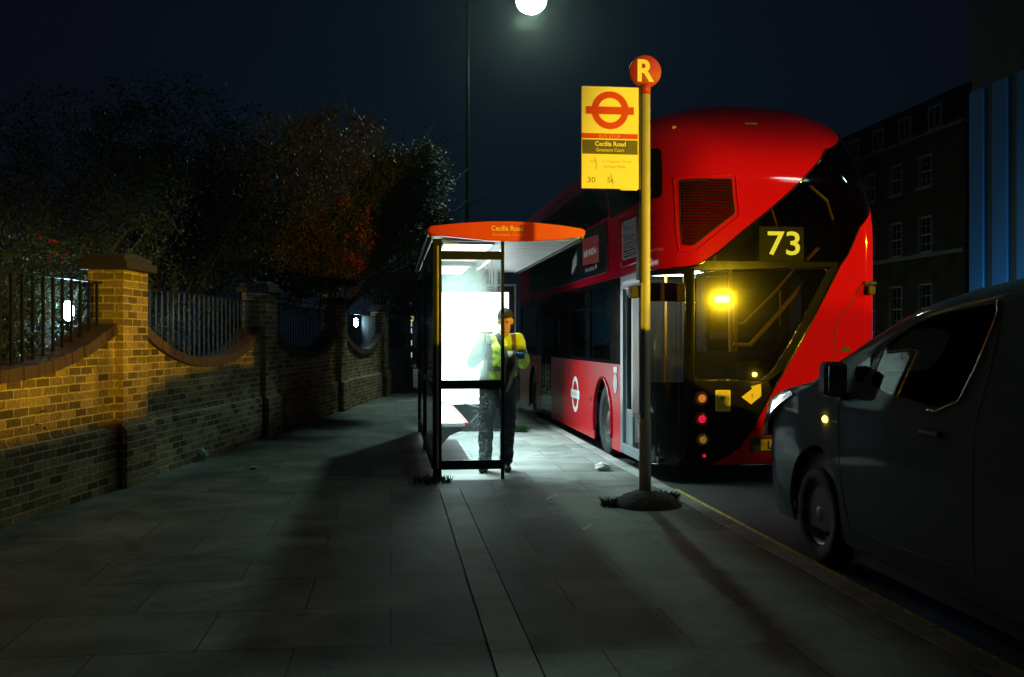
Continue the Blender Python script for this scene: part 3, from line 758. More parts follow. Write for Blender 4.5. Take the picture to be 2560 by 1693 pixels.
M_red = mat('bus_red', (.46, .004, .026), .45, var=.08, scale=2, coat=.9, spec=.0)
M_red2 = mat('bus_red_skirt', (.50, .010, .016), .4, var=.1, coat=.3, spec=.15, grime=((.12, .045, .04), .60, 3.5))
M_blk = mat('gloss_black', (.008, .008, .009), .07, var=.1, spec=.4)
M_blkm = mat('black_rubber', (.012, .012, .013), .6)
M_bglass = glass('bus_glass', (.34, .36, .33), 1.3, .015)
M_rglass = glass('bus_rear_glass', (.30, .31, .27), 1.3, .012, haze=.007)
M_bglassd = glass('bus_glass_dark', (.16, .19, .2), 1.5, .02)
M_frame = mat('door_grey', (.20, .25, .28), .3, metal=.3, var=.1)
M_in = mat('interior_panel', (.035, .035, .032), .6)
M_inl = mat('interior_cream', (.05, .05, .045), .5)
M_inw = mat('interior_white', (.75, .77, .76), .5)
M_ind = mat('interior_dark', (.012, .012, .012), .6)
M_rail = mat('handrail_yellow', (.75, .38, .03), .35)

def bp(name, poly, m, parent=bus_t, off=0., thick=None, **kw):
    bm = BM(); panel(bm, poly, bus, off=off, us=BUS_US, vs=BUS_VS)
    o = obj(name, bm, m, parent, world=True)
    if thick: solidify(o, thick)
    return o
GT = [(.185, 2.207), (.475, 2.212), (.62, 2.222), (.722, 2.243), (.824, 2.294), (.994, 2.413), (1.232, 2.615), (1.484, 2.818), (1.784, 3.044), (2.045, 3.22), (2.413, 3.422), (2.60, 3.55), (2.70, 3.68)]
GTR = [(2.76, 3.80), (2.9, 3.86), (3.3, 3.88), (3.8, 3.84)]
RL_ = [(3.12, 3.35), (2.95, 3.12), (2.88, 2.97), (2.557, 2.649), (2.42, 2.375), (2.337, 2.26), (2.126, 1.86), (1.902, 1.443), (1.71, 1.134), (1.561, .882), (1.411, .613), (1.299, .415), (1.186, .273), (1.056, .184), (.9, .12), (.70, .07)]
TOPZ = ZT - .0008
# upper red shell: left side above the lower windows, rear above the glass, whole roof
bp('upper_body', [(PL, 2.21), (-1.2, 2.212), (0, 2.207)] + GT + GTR + [(PRR, 3.8), (PRR, TOPZ), (PL, TOPZ)], M_red, thick=.03)
# lower red: right corner and right side
bp('lower_body', RL_ + [(PRR, .07), (PRR, 3.796), (3.8, 3.836), (3.45, 3.7)], M_red, thick=.03)
# left skirt with arches
def arch(pc, zc=.36, r=.56, n=14): return [(pc + r * math.cos(PI * k / n), max(.06, zc + r * math.sin(PI * k / n))) for k in range(n + 1)]
WZ = .36; WP = -2.19; WPF = -7.75 - .55
skirt = [(-1.14, .05), (-1.14, 1.128), (-6.5, 1.125), (-6.5, .055)] + [(WP - .56, .055)] + arch(WP, WZ)[::-1][0:] + [(WP + .56, .05)]
bp('side_skirt', skirt, M_red2, thick=.025)
front = [(-7.72, .055), (-7.72, 1.125), (PL, 1.125), (PL, .055), (-9.4, .055)] + [(-8.84 + .56 * math.cos(PI * k / 14) * 1, WZ + .56 * math.sin(PI * k / 14)) for k in range(15)][::-1] + [(-8.28, .055)]
bp('side_skirt', front, M_red2, thick=.025)
# window band frames (black), left side
def rectp(a, b, c, d): return [(a, c), (b, c), (b, d), (a, d)]
for a, b in ((-1.75, -1.14), (-3.2, -3.06), (-4.75, -4.6), (-6.5, -6.3), (PL, -10.6)):
    bp('window_pillar', rectp(a, b, 1.13, 2.205), M_blk, thick=.03)
for a, b in ((-3.06, -1.75), (-4.6, -3.2), (-6.3, -4.75), (-10.6, -7.72)):
    bp('window_rail', rectp(a, b, 1.131, 1.18), M_blk, thick=.03); bp('window_rail', rectp(a, b, 2.14, 2.205), M_blk, thick=.03)
    if a > -5: bp('window_rail', rectp(a, b, 1.86, 1.885), M_blk, thick=.02)
    bp('side_window', rectp(a, b, 1.18, 2.14), M_bglass, off=-.012)
# middle door
bp('middle_door', rectp(-7.72, -6.5, .06, .45), M_blk, thick=.03)
for a, b in ((-7.7, -7.14), (-7.08, -6.52)):
    d = bp('middle_door', [(a, .46), (b, .46), (b, 2.2), (a, 2.2), (a, .46), (a + .07, .55), (a + .07, 2.1), (b - .07, 2.1), (b - .07, .55), (a + .07, .55)], M_blk, thick=.03)
    bp('door_glass', rectp(a + .06, b - .06, .54, 2.11), M_bglassd, off=-.012)
# upper deck windows, advert frame, louvres on the left side
up = bp('upper_window', roundpoly([(.31, 2.99), (.31, 3.60), (-1.6, 3.62), (-1.6, 2.99)], .06), M_blk, off=.004, thick=.012)
for a, b in ((-1.68, -4.2), (-4.28, -6.8), (-6.88, -9.2), (-9.28, PL + .1)):
    bp('upper_window', roundpoly([(a, 3.03), (a, 3.62), (b, 3.62), (b, 3.03)], .05), M_blk, off=.004, thick=.012)
M_adb = mat('advert_navy', (.012, .014, .02), .18, coat=.3)
M_alu = mat('aluminium', (.5, .5, .52), .3, metal=.9)
ad = bp('advert_frame', [(-1.85, 2.325), (-1.85, 2.985), (-9.3, 2.985), (-9.3, 2.325)], M_adb, off=.010, thick=.02)
bm = BM()
for q in (rectp(-1.87, -1.83, 2.30, 3.0), rectp(-9.3, -1.85, 2.305, 2.325), rectp(-9.3, -1.85, 2.985, 3.0)): panel(bm, q, bus, off=.016, us=BUS_US, vs=BUS_VS)
obj('frame_edge', bm, mat('red_trim', (.3, .02, .03), .25, coat=.5), ad, world=True)
SIDE = lambda u, z, o=.014: bus(u, z) + Vector((-o, 0, 0))
# chart with u to the right when seen from the pavement: p grows towards the rear = to the right
bm = BM(); panel(bm, [(-3.53, 2.52), (-2.40, 2.485), (-2.36, 2.865), (-3.50, 2.905)], bus, off=.013, us=BUS_US, vs=BUS_VS); obj('advert_square', bm, mat('advert_red', (.36, .022, .022), .35), ad, world=True)
M_wht = mat('white_print', (.8, .8, .8), .5)
text('advert_text', 'AIR INDIA', (-3.45, 2.62, -2.52, 2.715), SIDE, M_wht, ad, bold=.02)
text('advert_text', 'STAR ALLIANCE', (-3.35, 2.405, -2.68, 2.455), SIDE, mat('grey_print', (.5, .52, .55), .5), ad)
bm = BM(); flat(bm, [(-2.62, 2.44), (-2.58, 2.40), (-2.54, 2.44), (-2.58, 2.475)], SIDE); obj('advert_mark', bm, M_wht, ad, world=True)
bm = BM(); flat(bm, [(-2.66, 2.80), (-2.60, 2.815), (-2.54, 2.77), (-2.52, 2.72), (-2.555, 2.765), (-2.62, 2.79)], SIDE); obj('advert_mark', bm, mat('gold_print', (.65, .40, .12), .4), ad, world=True)
bm = BM()
for k in range(4): tube(bm, [SIDE(-4.35 + k * .1 + .05 * s, 2.56 + .035 * k + .11 * s, .013) for s in (-1, -.3, .3, 1)], .008, seg=4)
obj('advert_text', bm, M_wht, ad, world=True)
M_slat = mat('slat_red', (.085, .002, .004), .35, coat=.2, spec=.2)
def louvre(name, poly, z0, z1, n, parent=bus_t):
    o = bp(name, poly, M_blk, parent, off=.004, thick=.01)
    bm = BM()
    for k in range(n):
        a = z0 + (z1 - z0) * k / n; b = a + (z1 - z0) / n * .62
        c = clip_cell(poly, -99, 99, a, b)
        if len(c) < 3: continue
        cx = sum(q[0] for q in c) / len(c); c = [(cx + (q[0] - cx) * .94, q[1]) for q in c]
        u0, u1 = min(q[0] for q in c), max(q[0] for q in c); us = steps(u0, u1, .08)
        for i in range(len(us) - 1):
            va, vb = us[i], us[i + 1]
            lo = clip_cell(c, va, vb, a, b)
            if len(lo) < 3: continue
            vv = []
            for q in lo:
                t = (q[1] - a) / (b - a); e = 1e-3; p = bus(*q); du = bus(q[0] + e, q[1]) - bus(q[0] - e, q[1]); dv = bus(q[0], q[1] + e) - bus(q[0], q[1] - e)
                nn = du.cross(dv).normalized(); w = bm.verts.new(p + nn * (.008 + .022 * (1 - t))); vv.append(w)
            try: bm.faces.new(vv)
            except ValueError: pass
    bmesh.ops.recalc_face_normals(bm, faces=bm.faces)
    s = obj('slats', bm, M_slat, o, world=True); solidify(s, .004); return o
def rim(parent, poly, w, m, off=.012):
    bm = BM(); c = (sum(q[0] for q in poly) / len(poly), sum(q[1] for q in poly) / len(poly)); pts = poly + [poly[0]]
    P = []
    for a, b in zip(pts, pts[1:]):
        for k in range(6): P.append(bus(a[0] + (b[0] - a[0]) * k / 6, a[1] + (b[1] - a[1]) * k / 6))
    P.append(P[0]); tube(bm, P, w, seg=6, cap=False); return obj('surround', bm, m, parent, world=True)
lv_out = roundpoly([(.396, 3.211), (.522, 2.384), (.691, 2.384), (1.175, 2.779), (1.027, 3.236)], .05)
lv_in = roundpoly([(.445, 3.17), (.56, 2.46), (.68, 2.452), (1.115, 2.81), (.98, 3.19)], .03)
lv = louvre('louvre_grille', lv_in, 2.44, 3.2, 24); rim(lv, lv_out, .011, M_red); rim(lv, lv_in, .008, M_blkm)
lv2p = [(-.99, 2.40), (-.22, 2.405), (-.18, 2.84), (-.97, 2.87)]
lv2 = louvre('louvre_grille', lv2p, 2.41, 2.86, 16); rim(lv2, [(-1.12, 2.32), (-.1, 2.325), (-.06, 2.92), (-1.1, 2.95)], .008, M_red); rim(lv2, lv2p, .006, M_blkm)

# rear: black posts, beam, glass
bp('rear_post', rectp(.565, .69, .10, 2.2), M_blk, thick=.04)
bp('rear_beam', [(.0, 2.14), (.565, 2.145), (.69, 2.185), (2.22, 2.235), (2.29, 2.245), (2.33, 2.29), (.82, 2.288), (.722, 2.238), (.62, 2.217), (.475, 2.207), (0, 2.2)], M_blk, thick=.05)
bm = BM(); tube(bm, [bus(.58, .12 + k * .1) + Vector((0, -.006, 0)) for k in range(21)], .012, seg=6); obj('rear_trim', bm, M_blk, bus_t, world=True)
LW = [(.70, 2.17), (.70, 1.0), (1.44, .995)] + [(u - .12, z) for u, z in RL_[::-1] if 1.1 < z < 2.0] + [(2.20, 2.22)]
bp('rear_window', roundpoly(LW, .07), M_rglass, off=-.008)
rimw = bp('rear_frame', [(1.44, .995), (1.411 + .12, .995 - .0)] + [(u, z) for u, z in RL_[::-1] if 1.0 < z < 2.3] + [(2.20, 2.22)] + [(u - .12, z) for u, z in RL_ if 1.1 < z < 2.0], M_blk, thick=.04)
rim(rimw, roundpoly(LW, .07), .008, M_blk)
UG = [(.824, 2.29), (2.33, 2.29)] + [q for q in RL_[::-1] if q[1] > 2.3] + [(3.45, 3.7), (3.8, 3.836)] + GTR[::-1] + GT[::-1][:-5] + [(.824, 2.294)]
bp('rear_window', UG, M_rglass, off=-.006)
bm = BM(); P = [bus(*q) for q in GT + GTR]; tube(bm, P, .012, seg=6); P = [bus(*q) for q in RL_]; tube(bm, P, .012, seg=6); obj('glass_seal', bm, M_blk, bus_t, world=True)
# black lower panel
bp('rear_lower_panel', [(.69, .07), (.69, .985), (1.515, .985)] + [q for q in RL_ if q[1] < .95], M_blk, thick=.04)
bp('rear_lower_panel', rectp(-.02, .565, .08, .98), M_blk, thick=.04)
bp('corner_window', rectp(.03, .56, .985, 2.14), M_bglass, off=-.008)
bp('corner_post', rectp(-.06, .03, .08, 2.2), M_blk, thick=.04)
# bottom lip
bm = BM(); tube(bm, [bus(-.1 + k * .09, .075) for k in range(34)], .014, seg=6); obj('bottom_lip', bm, M_blk, bus_t, world=True)
# lamps on the black panel
def lens(name, col, glow):
    m = mat(name, col, .15, coat=.5, var=.25, scale=40); b = [n for n in m.node_tree.nodes if n.type == 'BSDF_PRINCIPLED'][0]
    b.inputs['Emission Color'].default_value = (*col, 1); b.inputs['Emission Strength'].default_value = glow; return m
M_lampo = lens('amber_lens', (.30, .07, .006), .05); M_lampr = lens('red_lens', (.30, .006, .015), .05); M_lampy = lens('yellow_lens', (.20, .11, .01), .03)
LCOL = {'amber_lens': ((.75, .20, .02), .75), 'red_lens': ((.75, .015, .045), .8), 'yellow_lens': ((.55, .32, .03), .3)}
M_lampo_l = M_lampo
REAR = lambda u, z, o=0.: bus(u, z) + Vector((0, -o, 0))
def rear_lamp(name, u, z, r, m, label=None):
    c = bus(u, z); M = Matrix.Translation(c) @ Matrix.Rotation(R(90), 4, 'X')
    bm = BM(); lathe(bm, [(r * 1.55, -.01), (r * 1.5, .018), (r * 1.15, .02), (r * 1.05, .008)], M, seg=28); b = obj(name, bm, M_blk, bus_t, world=True)
    bm = BM(); lathe(bm, [(r * 1.08, .004), (r, .02), (r * .7, .034), (0, .042)], M, seg=28); obj('lens', bm, m, b, world=True)
    bm = BM(); lathe(bm, [(r * .62, .033), (r * .55, .042), (r * .3, .047), (0, .048)], M, seg=24); obj('bulb', bm, lens(name + '_glow', LCOL[m.name][0], LCOL[m.name][1]), b, world=True); return b
rear_lamp('indicator_lamp', .762, .805, .072, M_lampo); rear_lamp('tail_lamp', .762, .582, .072, M_lampr); rear_lamp('reversing_lamp', .772, .36, .066, M_lampy); rear_lamp('reflector', .786, .187, .03, M_lampr)
M_stk = mat('yellow_sticker', (.80, .62, .12), .45); M_stkp = mat('sticker_print', (.36, .24, .03), .5)
bm = BM(); flat(bm, rrect(.918, .662, 1.088, .893, .012), lambda a, b: REAR(a, b, .004)); st = obj('sticker', bm, M_stk, bus_t, world=True)
bm = BM()
for cx in (.965, 1.04): ringpoly(bm, cx, .788, .026, .031, lambda a, b: REAR(a, b, .006), n=20)
for a, b in (((.965, .788), (.985, .825)), ((.985, .825), (1.025, .825)), ((1.025, .825), (1.04, .788)), ((.985, .825), (1.0, .788)), ((1.0, .788), (1.025, .825)), ((1.02, .835), (1.03, .835))):
    tube(bm, [REAR(*a, .006), REAR(*b, .006)], .0025, seg=4)
for z, w in ((.868, .06), (.735, .05), (.715, .06), (.695, .055)): flat(bm, rectp(1.003 - w, 1.003 + w, z, z + .007), lambda a, b: REAR(a, b, .006))
obj('sticker_print', bm, M_stkp, st, world=True)
bm = BM(); flat(bm, [(1.21, .815), (1.32, .735), (1.44, .83), (1.33, .905)], lambda a, b: REAR(a, b, .004)); flat(bm, [(1.315, .93), (1.43, .96), (1.435, .85), (1.40, .80)], lambda a, b: REAR(a, b, .006)); st = obj('sticker', bm, M_stk, bus_t, world=True)
bm = BM(); flat(bm, rectp(1.325, 1.337, .80, .85), lambda a, b: REAR(a, b, .008)); obj('sticker_print', bm, M_stkp, st, world=True)
# bumper line, number plate
bm = BM(); tube(bm, [REAR(1.34, .462, .0)] + [REAR(1.45 + .1 * k, .47 + .004 * k, .0) for k in range(13)], .012, seg=6); obj('bumper_seam', bm, M_red, bus_t, world=True)
bm = BM(); panel(bm, roundpoly(rectp(1.31, 2.25, .21, .38), .03), bus, off=.003, us=BUS_US, vs=BUS_VS); rec = obj('plate_recess', bm, M_blkm, bus_t, world=True)
bm = BM(); flat(bm, rectp(1.425, 1.93, .235, .352), lambda a, b: REAR(a, b, .012)); flat(bm, rectp(1.425, 1.93, .235, .352)[::-1], lambda a, b: REAR(a, b, .007)); pl = obj('number_plate', bm, mat('plate_yellow', (.62, .44, .02), .4), rec, world=True)
text('plate_text', 'LT', (1.50, .25, 1.655, .338), lambda a, b: REAR(a, b, .015), M_blkm, rec, bold=.02)
bm = BM(); panel(bm, rectp(2.346, 2.443, 1.303, 1.356), bus, off=.004); obj('rear_vent', bm, M_blkm, bus_t, world=True)
c = bus(2.66, 1.98); bm = BM(); bx(bm, c.x - .035, c.x + .05, c.y - .09, c.y + .02, c.z - .05, c.z + .05, bev=.012); bx(bm, c.x - .06, c.x + .09, c.y - .04, c.y + .02, c.z + .06, c.z + .10, bev=.012); obj('rear_camera', bm, M_blkm, bus_t, world=True)
bm = BM(); tube(bm, [REAR(2.60, 2.07), REAR(2.45, 1.85), REAR(2.30, 1.62), REAR(2.265, 1.5), REAR(2.26, 1.0), REAR(2.26, .48)], .006, seg=5); obj('panel_seam', bm, M_blkm, bus_t, world=True)
bm = BM(); panel(bm, rectp(1.126, 1.45, 3.868, 3.892), bus, off=.006); obj('marker_lamp', bm, mat('clear_lens', (.5, .4, .25), .2), bus_t, world=True)
c = bus(.384, 3.854); bm = BM(); ell(bm, c, (.03, .02, .02)); obj('marker_lamp', bm, mat('clear_lens2', (.6, .5, .3), .15), bus_t, world=True)
# destination display behind the upper glass
bm = BM(); bx(bm, bus(1.45, 2.3).x, bus(1.96, 2.3).x, YR + .10, YR + .2, 2.30, 2.68); dsp = obj('route_display', bm, mat('display_board', (.035, .032, .012), .4), bus_t, world=True)
x0 = bus(1.555, 2.4).x
text('route_number', '73', (bus(1.545, 2.4).x, 2.365, bus(1.915, 2.4).x, 2.630), lambda a, b: Vector((a, YR + .095, b)), emis('display_glow', (1., .82, .05), 2.8), dsp, bold=.012)
# left side: roundel, side lamps, fuel flap, wheel
bm = BM(); RC, RZ = -4.17, .60
ringpoly(bm, RC, RZ, .20, .275, lambda a, b: SIDE(a, b, .006)); flat(bm, rectp(RC - .35, RC + .35, RZ - .065, RZ + .065), lambda a, b: SIDE(a, b, .008)); rd = obj('roundel', bm, mat('roundel_white', (.72, .72, .72), .45), bus_t, world=True)
text('roundel_text', 'BUSES', (RC - .22, RZ - .025, RC + .22, RZ + .025), lambda a, b: SIDE(a, b, .012), mat('roundel_print', (.45, .45, .5), .5), rd)
for u, z, w in ((-3.02, .60, .05), (-5.7, .93, .04), (-6.3, .93, .03)):
    bm = BM(); flat(bm, rrect(u - w, z - .03, u + w, z + .03, .02), lambda a, b: SIDE(a, b, .008)); obj('side_marker', bm, M_lampo, bus_t, world=True)
bm = BM(); flat(bm, circ(-1.42, .885, .105, 28, .125), lambda a, b: SIDE(a, b, .008)); ff = obj('fuel_flap', bm, mat('flap_grey', (.30, .36, .38), .35), bus_t, world=True)
bm = BM(); flat(bm, rectp(-1.52, -1.32, 1.02, 1.095), lambda a, b: SIDE(a, b, .008)); obj('side_notice', bm, M_wht, bus_t, world=True)
bm = BM(); P = [SIDE(WP + .57 * math.cos(PI * k / 20), WZ + .57 * math.sin(PI * k / 20), .012) for k in range(-2, 23)]; P = [p for p in P if p.z > .06]; tube(bm, P, .016, seg=8); obj('arch_lip', bm, M_red, bus_t, world=True)
M_tyre = mat('tyre', (.018, .019, .021), .8, var=.3, bump=.4, bscale=60); M_rim = mat('wheel_grey', (.05, .055, .06), .45, metal=.4, grime=((.05, .045, .04), .5, 8))
def wheel(name, c, r, w, parent, sx=-1, rimr=.6, m_r=None):
    M = Matrix.Translation(c) @ Matrix.Rotation(R(-90 if sx < 0 else 90), 4, 'Y')
    bm = BM(); lathe(bm, [(r * rimr, -w), (r * .9, -w), (r, -w * .8), (r, -.04), (r * .97, -.012), (r * .9, 0), (r * (rimr + .03), -.005), (r * rimr, -.03)], M, seg=44)
    for k in range(40):
        pass
    ty = obj('tyre', bm, M_tyre, None, world=True)
    e = bpy.data.objects.new(name, None); COL.objects.link(e); e.parent = parent; e.empty_display_size = .1
    e.location = Vector(c) - parent.location
    ty.data.transform(Matrix.Translation(-Vector(c))); ty.parent = e
    bm = BM(); lathe(bm, [(r * (rimr + .02), -.03), (r * (rimr - .04), -.02), (r * (rimr - .06), -.09), (r * .30, -.10), (r * .27, -.04), (r * .12, -.02), (0, -.02)], Matrix.Rotation(R(-90 if sx < 0 else 90), 4, 'Y'), seg=36)
    for k in range(10):
        a = 2 * PI * k / 10; q = Matrix.Rotation(R(-90 if sx < 0 else 90), 4, 'Y') @ Vector((r * .40 * math.cos(a), r * .40 * math.sin(a), -.085)); ell(bm, q, (.02, .02, .02), seg=6)
    obj('rim', bm, m_r or M_rim, e); return e
yw = bus(WP, .3).y
wheel('wheel', (XC - HW + .045, yw, RD + .48), .48, .28, bus_t); wheel('wheel', (XC + HW - .045, yw, RD + .48), .48, .28, bus_t, sx=1)
yf = bus(-8.84, .3).y
wheel('wheel', (XC - HW + .045, yf, RD + .48), .48, .28, bus_t); wheel('wheel', (XC + HW - .045, yf, RD + .48), .48, .28, bus_t, sx=1)
# right-side windows (other side, not in the photo)
for a in range(4):
    u = PE + .6 + a * 2.5; bp('side_window', rectp(u, u + 2.3, 1.2, 2.1), M_blk, off=.004); bp('upper_window', rectp(u, u + 2.3, 3.0, 3.6), M_blk, off=.004)
# front face
bm = BM(); bx(bm, XC - HW, XC + HW, YF, YF + .05, .07, 3.6); obj('front_panel', bm, M_red, bus_t, world=True)
bm = BM(); bx(bm, XC - 1.1, XC + 1.1, YF + .05, YF + .07, 1.0, 2.4); bx(bm, XC - 1.1, XC + 1.1, YF + .05, YF + .07, 2.8, 3.5); obj('windscreen', bm, M_blk, bus_t, world=True)

# doorway at the rear left: frame, open leaves, lit interior
DZ0, DZ1 = .075, 2.14
for a, b in ((-1.14, -1.07), (-1.055, -1.02)): bp('door_frame', rectp(a, b, .06, 2.2), M_frame, off=.004, thick=.04)
bp('door_frame', rectp(-1.02, -.06, 2.06, 2.2), M_frame, off=.004, thick=.05)
bp('door_frame', rectp(-1.02, -.06, 2.1, 2.14), M_alu, off=.012, thick=.01)
bp('door_step', rectp(-1.02, -.06, .06, .16), M_frame, off=.002, thick=.04)
bp('door_step', rectp(-1.02, -.06, .165, .185), M_alu, off=.010, thick=.02)
XL = XC - HW
dl = thing('door_leaf', None, None); dl.parent = bus_t
ya, yb = bus(-1.0, 1).y, bus(-.66, 1).y
bm = BM(); bx(bm, XL + .03, XL + .06, yb, ya, .18, .60, bev=.004); bx(bm, XL + .03, XL + .06, ya - .05, ya, .602, 2.05); bx(bm, XL + .03, XL + .06, yb, yb + .05, .602, 2.05); bx(bm, XL + .03, XL + .06, yb + .051, ya - .051, 1.98, 2.05)
obj('leaf_frame', bm, M_frame, dl, world=True)
bm = BM(); bx(bm, XL + .042, XL + .048, yb + .051, ya - .051, .602, 1.98); obj('leaf_glass', bm, M_bglass, dl, world=True)
yc, yd = bus(-.40, 1).y, bus(-.10, 1).y
dl = thing('door_leaf', None, None); dl.parent = bus_t
bm = BM(); bx(bm, XL + .03, XL + .07, yd, yc, .30, 2.05, bev=.01); obj('leaf_frame', bm, M_frame, dl, world=True)
bm = BM(); prism(bm, roundpoly([(yd + .04, .45), (yc - .05, .45), (yc - .05, 1.35), (yc - .16, 1.65), (yd + .04, 1.75)], .06), 'x', XL + .022, XL + .029); obj('leaf_glass', bm, M_blk, dl, world=True)

# interior
bm = BM()
bx(bm, XC - 1.2, XC + 1.2, YR + .1, YF - .1, .10, .16)            # lower floor
bx(bm, XC - 1.2, XC + 1.2, YR + .5, YF - .1, 2.26, 2.30)          # upper floor
bx(bm, XC + 1.14, XC + 1.2, YR + 4.46, YF - .1, .162, 2.258)       # off side lining
bx(bm, XC - 1.1, XC + 1.1, YR + 2.2, YR + 2.25, 2.302, 4.0)       # upper bulkhead
obj('interior_shell', bm, M_in, bus_t, world=True)
bm = BM(); bx(bm, XC + 1.14, XC + 1.2, YR + .25, YR + 1.8, .162, 2.258); obj('lining', bm, M_ind, bus_t, world=True)  # rear lining darkened in colour to hide a light patch, paler further forward
bm = BM(); bx(bm, XC - 1.15, XC + 1.1, YR + 4.4, YR + 4.45, .162, 2.258); obj('bulkhead', bm, mat('bulkhead_grey', (.40, .44, .45), .6), bus_t, world=True)
bm = BM(); bx(bm, XC + 1.14, XC + 1.2, YR + 1.802, YR + 4.398, .162, 2.258); obj('lining', bm, mat('lining_grey', (.30, .34, .35), .6), bus_t, world=True)
bm = BM(); bx(bm, XL + .05, XL + .33, YR + 1.55, YR + 1.60, .17, 2.2); obj('door_screen', bm, M_inw, bus_t, world=True)
bm = BM(); bx(bm, XC - .25, XC + 1.13, YR + 2.15, YR + 2.19, .17, 2.25); obj('light_block', bm, M_ind, bus_t, world=True)  # dark screen added to keep the teal light out of the rear window
bm = BM(); bx(bm, XC - .35, XC - .29, YR + 1.25, YR + 3.8, .162, 2.25); bx(bm, XC - .95, XC - .36, YR + 1.62, YR + 1.66, .162, 2.25); obj('stair_panel', bm, M_inl, bus_t, world=True)
bm = BM()
for k in range(8): bx(bm, XC - .28, XC + .5, YR + 1.1 + k * .0, YR + 1.12, .2 + k * .25, .3 + k * .25)
obj('stair_treads', bm, M_in, bus_t, world=True)
def RX(u): return bus(u, 1.5).x
bm = BM()
r_ = .02
tube(bm, [(RX(1.21), YR + .35, .2), (RX(1.21), YR + .35, 2.24)], r_); tube(bm, [(RX(1.21), YR + .35, 1.62), (RX(1.36), YR + .35, 1.62), (RX(1.75), YR + .4, 1.98), (RX(1.98), YR + .42, 2.24)], .016)
tube(bm, [(RX(1.22), YR + .3, 1.38), (RX(1.42), YR + .3, 1.38), (RX(1.8), YR + .32, 1.78), (RX(2.17), YR + .34, 2.2)], .024); tube(bm, [(RX(1.35), YR + .6, 1.3), (RX(1.35), YR + .6, 2.0)], .03)
tube(bm, [(RX(1.28), YR + .6, 1.35), (RX(1.28), YR + .6, 2.1)], .008); tube(bm, [(RX(1.85), YR + .5, 1.6), (RX(1.85), YR + .5, 2.0)], .008)
tube(bm, [(RX(1.05), YR + .4, 2.31), (RX(1.05), YR + .4, 2.9)], .018); tube(bm, [(RX(2.12), YR + .4, 2.34), (RX(2.26), YR + .4, 2.48)], .022); tube(bm, [(RX(2.2), YR + .5, 3.2), (RX(2.45), YR + .6, 3.05), (RX(2.62), YR + .7, 2.7), (RX(2.64), YR + .7, 2.5)], .02)
tube(bm, [(RX(1.7), YR + .7, 3.1), (RX(1.85), YR + .75, 2.95), (RX(1.95), YR + .8, 2.7)], .014)
tube(bm, [(RX(.35), YR + .8, .2), (RX(.35), YR + .8, 2.24)], .018); tube(bm, [(RX(.62), YR + .9, .2), (RX(.62), YR + .9, 2.24)], .016)
obj('handrail', bm, M_rail, bus_t, world=True)
bm = BM(); bx(bm, bus(.16, 1.9).x, bus(.56, 1.9).x + .12, YR + .33, YR + .36, 1.86, 2.07, bev=.01); obj('notice_board', bm, mat('board_ochre', (.40, .17, .035), .6), bus_t, world=True)
bm = BM(); bx(bm, RX(.72), RX(1.28), YR + .3, YR + .34, .2, 1.3); bx(bm, RX(1.3), RX(1.75), YR + .32, YR + .36, .2, 1.2); obj('rear_bulkhead', bm, M_in, bus_t, world=True)
bm = BM()
for k in range(3):
    for sx in (-.75,):
        y = YR + 2.2 + k * .75; bx(bm, XC + sx - .42, XC + sx + .42, y, y + .09, .7, 1.35, bev=.03); bx(bm, XC + sx - .42, XC + sx + .42, y - .42, y, .55, .68, bev=.03)
obj('seats', bm, mat('seat_moquette', (.09, .05, .05), .9, var=.5, scale=30), bus_t, world=True)
bm = BM(); bx(bm, XC - 1.0, XC - .55, YR + .55, YR + 1.25, 2.2, 2.215); obj('doorway_light', bm, emis('cabin_light', (.82, .95, 1.), 20), bus_t, world=True)
bm = BM(); bx(bm, XC - .2, XC + .1, YR + 2.2, YR + 4.2, 2.2, 2.215); obj('ceiling_light', bm, emis('cabin_light_teal', (.06, .55, 1.), 9.0), bus_t, world=True)
# ------------------------------------------------------------------ bus shelter
SX0, SX1, SY0, SY1 = .42, 1.97, 10.16, 15.62
sh = thing('bus_shelter', 'glass bus shelter with a red end sign reading Cecilia Road and a lit white panel', 'bus shelter', (SX0, SY0, 0))
M_shf = mat('shelter_frame', (.007, .009, .011), .5, var=.15, spec=.10)
M_shg = mat('shelter_gold_edge', (.35, .33, .30), .3, metal=.7)
M_roofu = mat('roof_underside', (.72, .75, .75), .45, var=.25, scale=6)
M_sign = mat('fascia_red', (.62, .035, .012), .35, var=.05)
def sbox(name, bxs, m, parent=sh, bev=.004):
    bm = BM()
    for b in bxs: bx(bm, *b, bev=bev)
    return obj(name, bm, m, parent, world=True)
for x0, x1, y0, y1 in ((.415, .505, 10.20, 10.29), (1.118, 1.150, 10.20, 10.25)):
    sbox('post', [(x0, x1, y0, y1, 0, 2.47)], M_shf)
sbox('post_edge', [(.452, .474, 10.190, 10.199, .12, 2.40)], M_shg)
sbox('post', [(.40, .46, 12.95, 13.01, 0, 2.47)], M_shf); sbox('post', [(.40, .46, 15.5, 15.56, 0, 2.47)], M_shf)
sbox('end_rail', [(.506, 1.117, 10.205, 10.245, 2.262, 2.350)], M_shf)
sbox('end_rail', [(.506, 1.117, 10.205, 10.245, .930, 1.022)], M_shf)
sbox('end_rail', [(.506, 1.117, 10.205, 10.245, .104, .198)], M_shf)
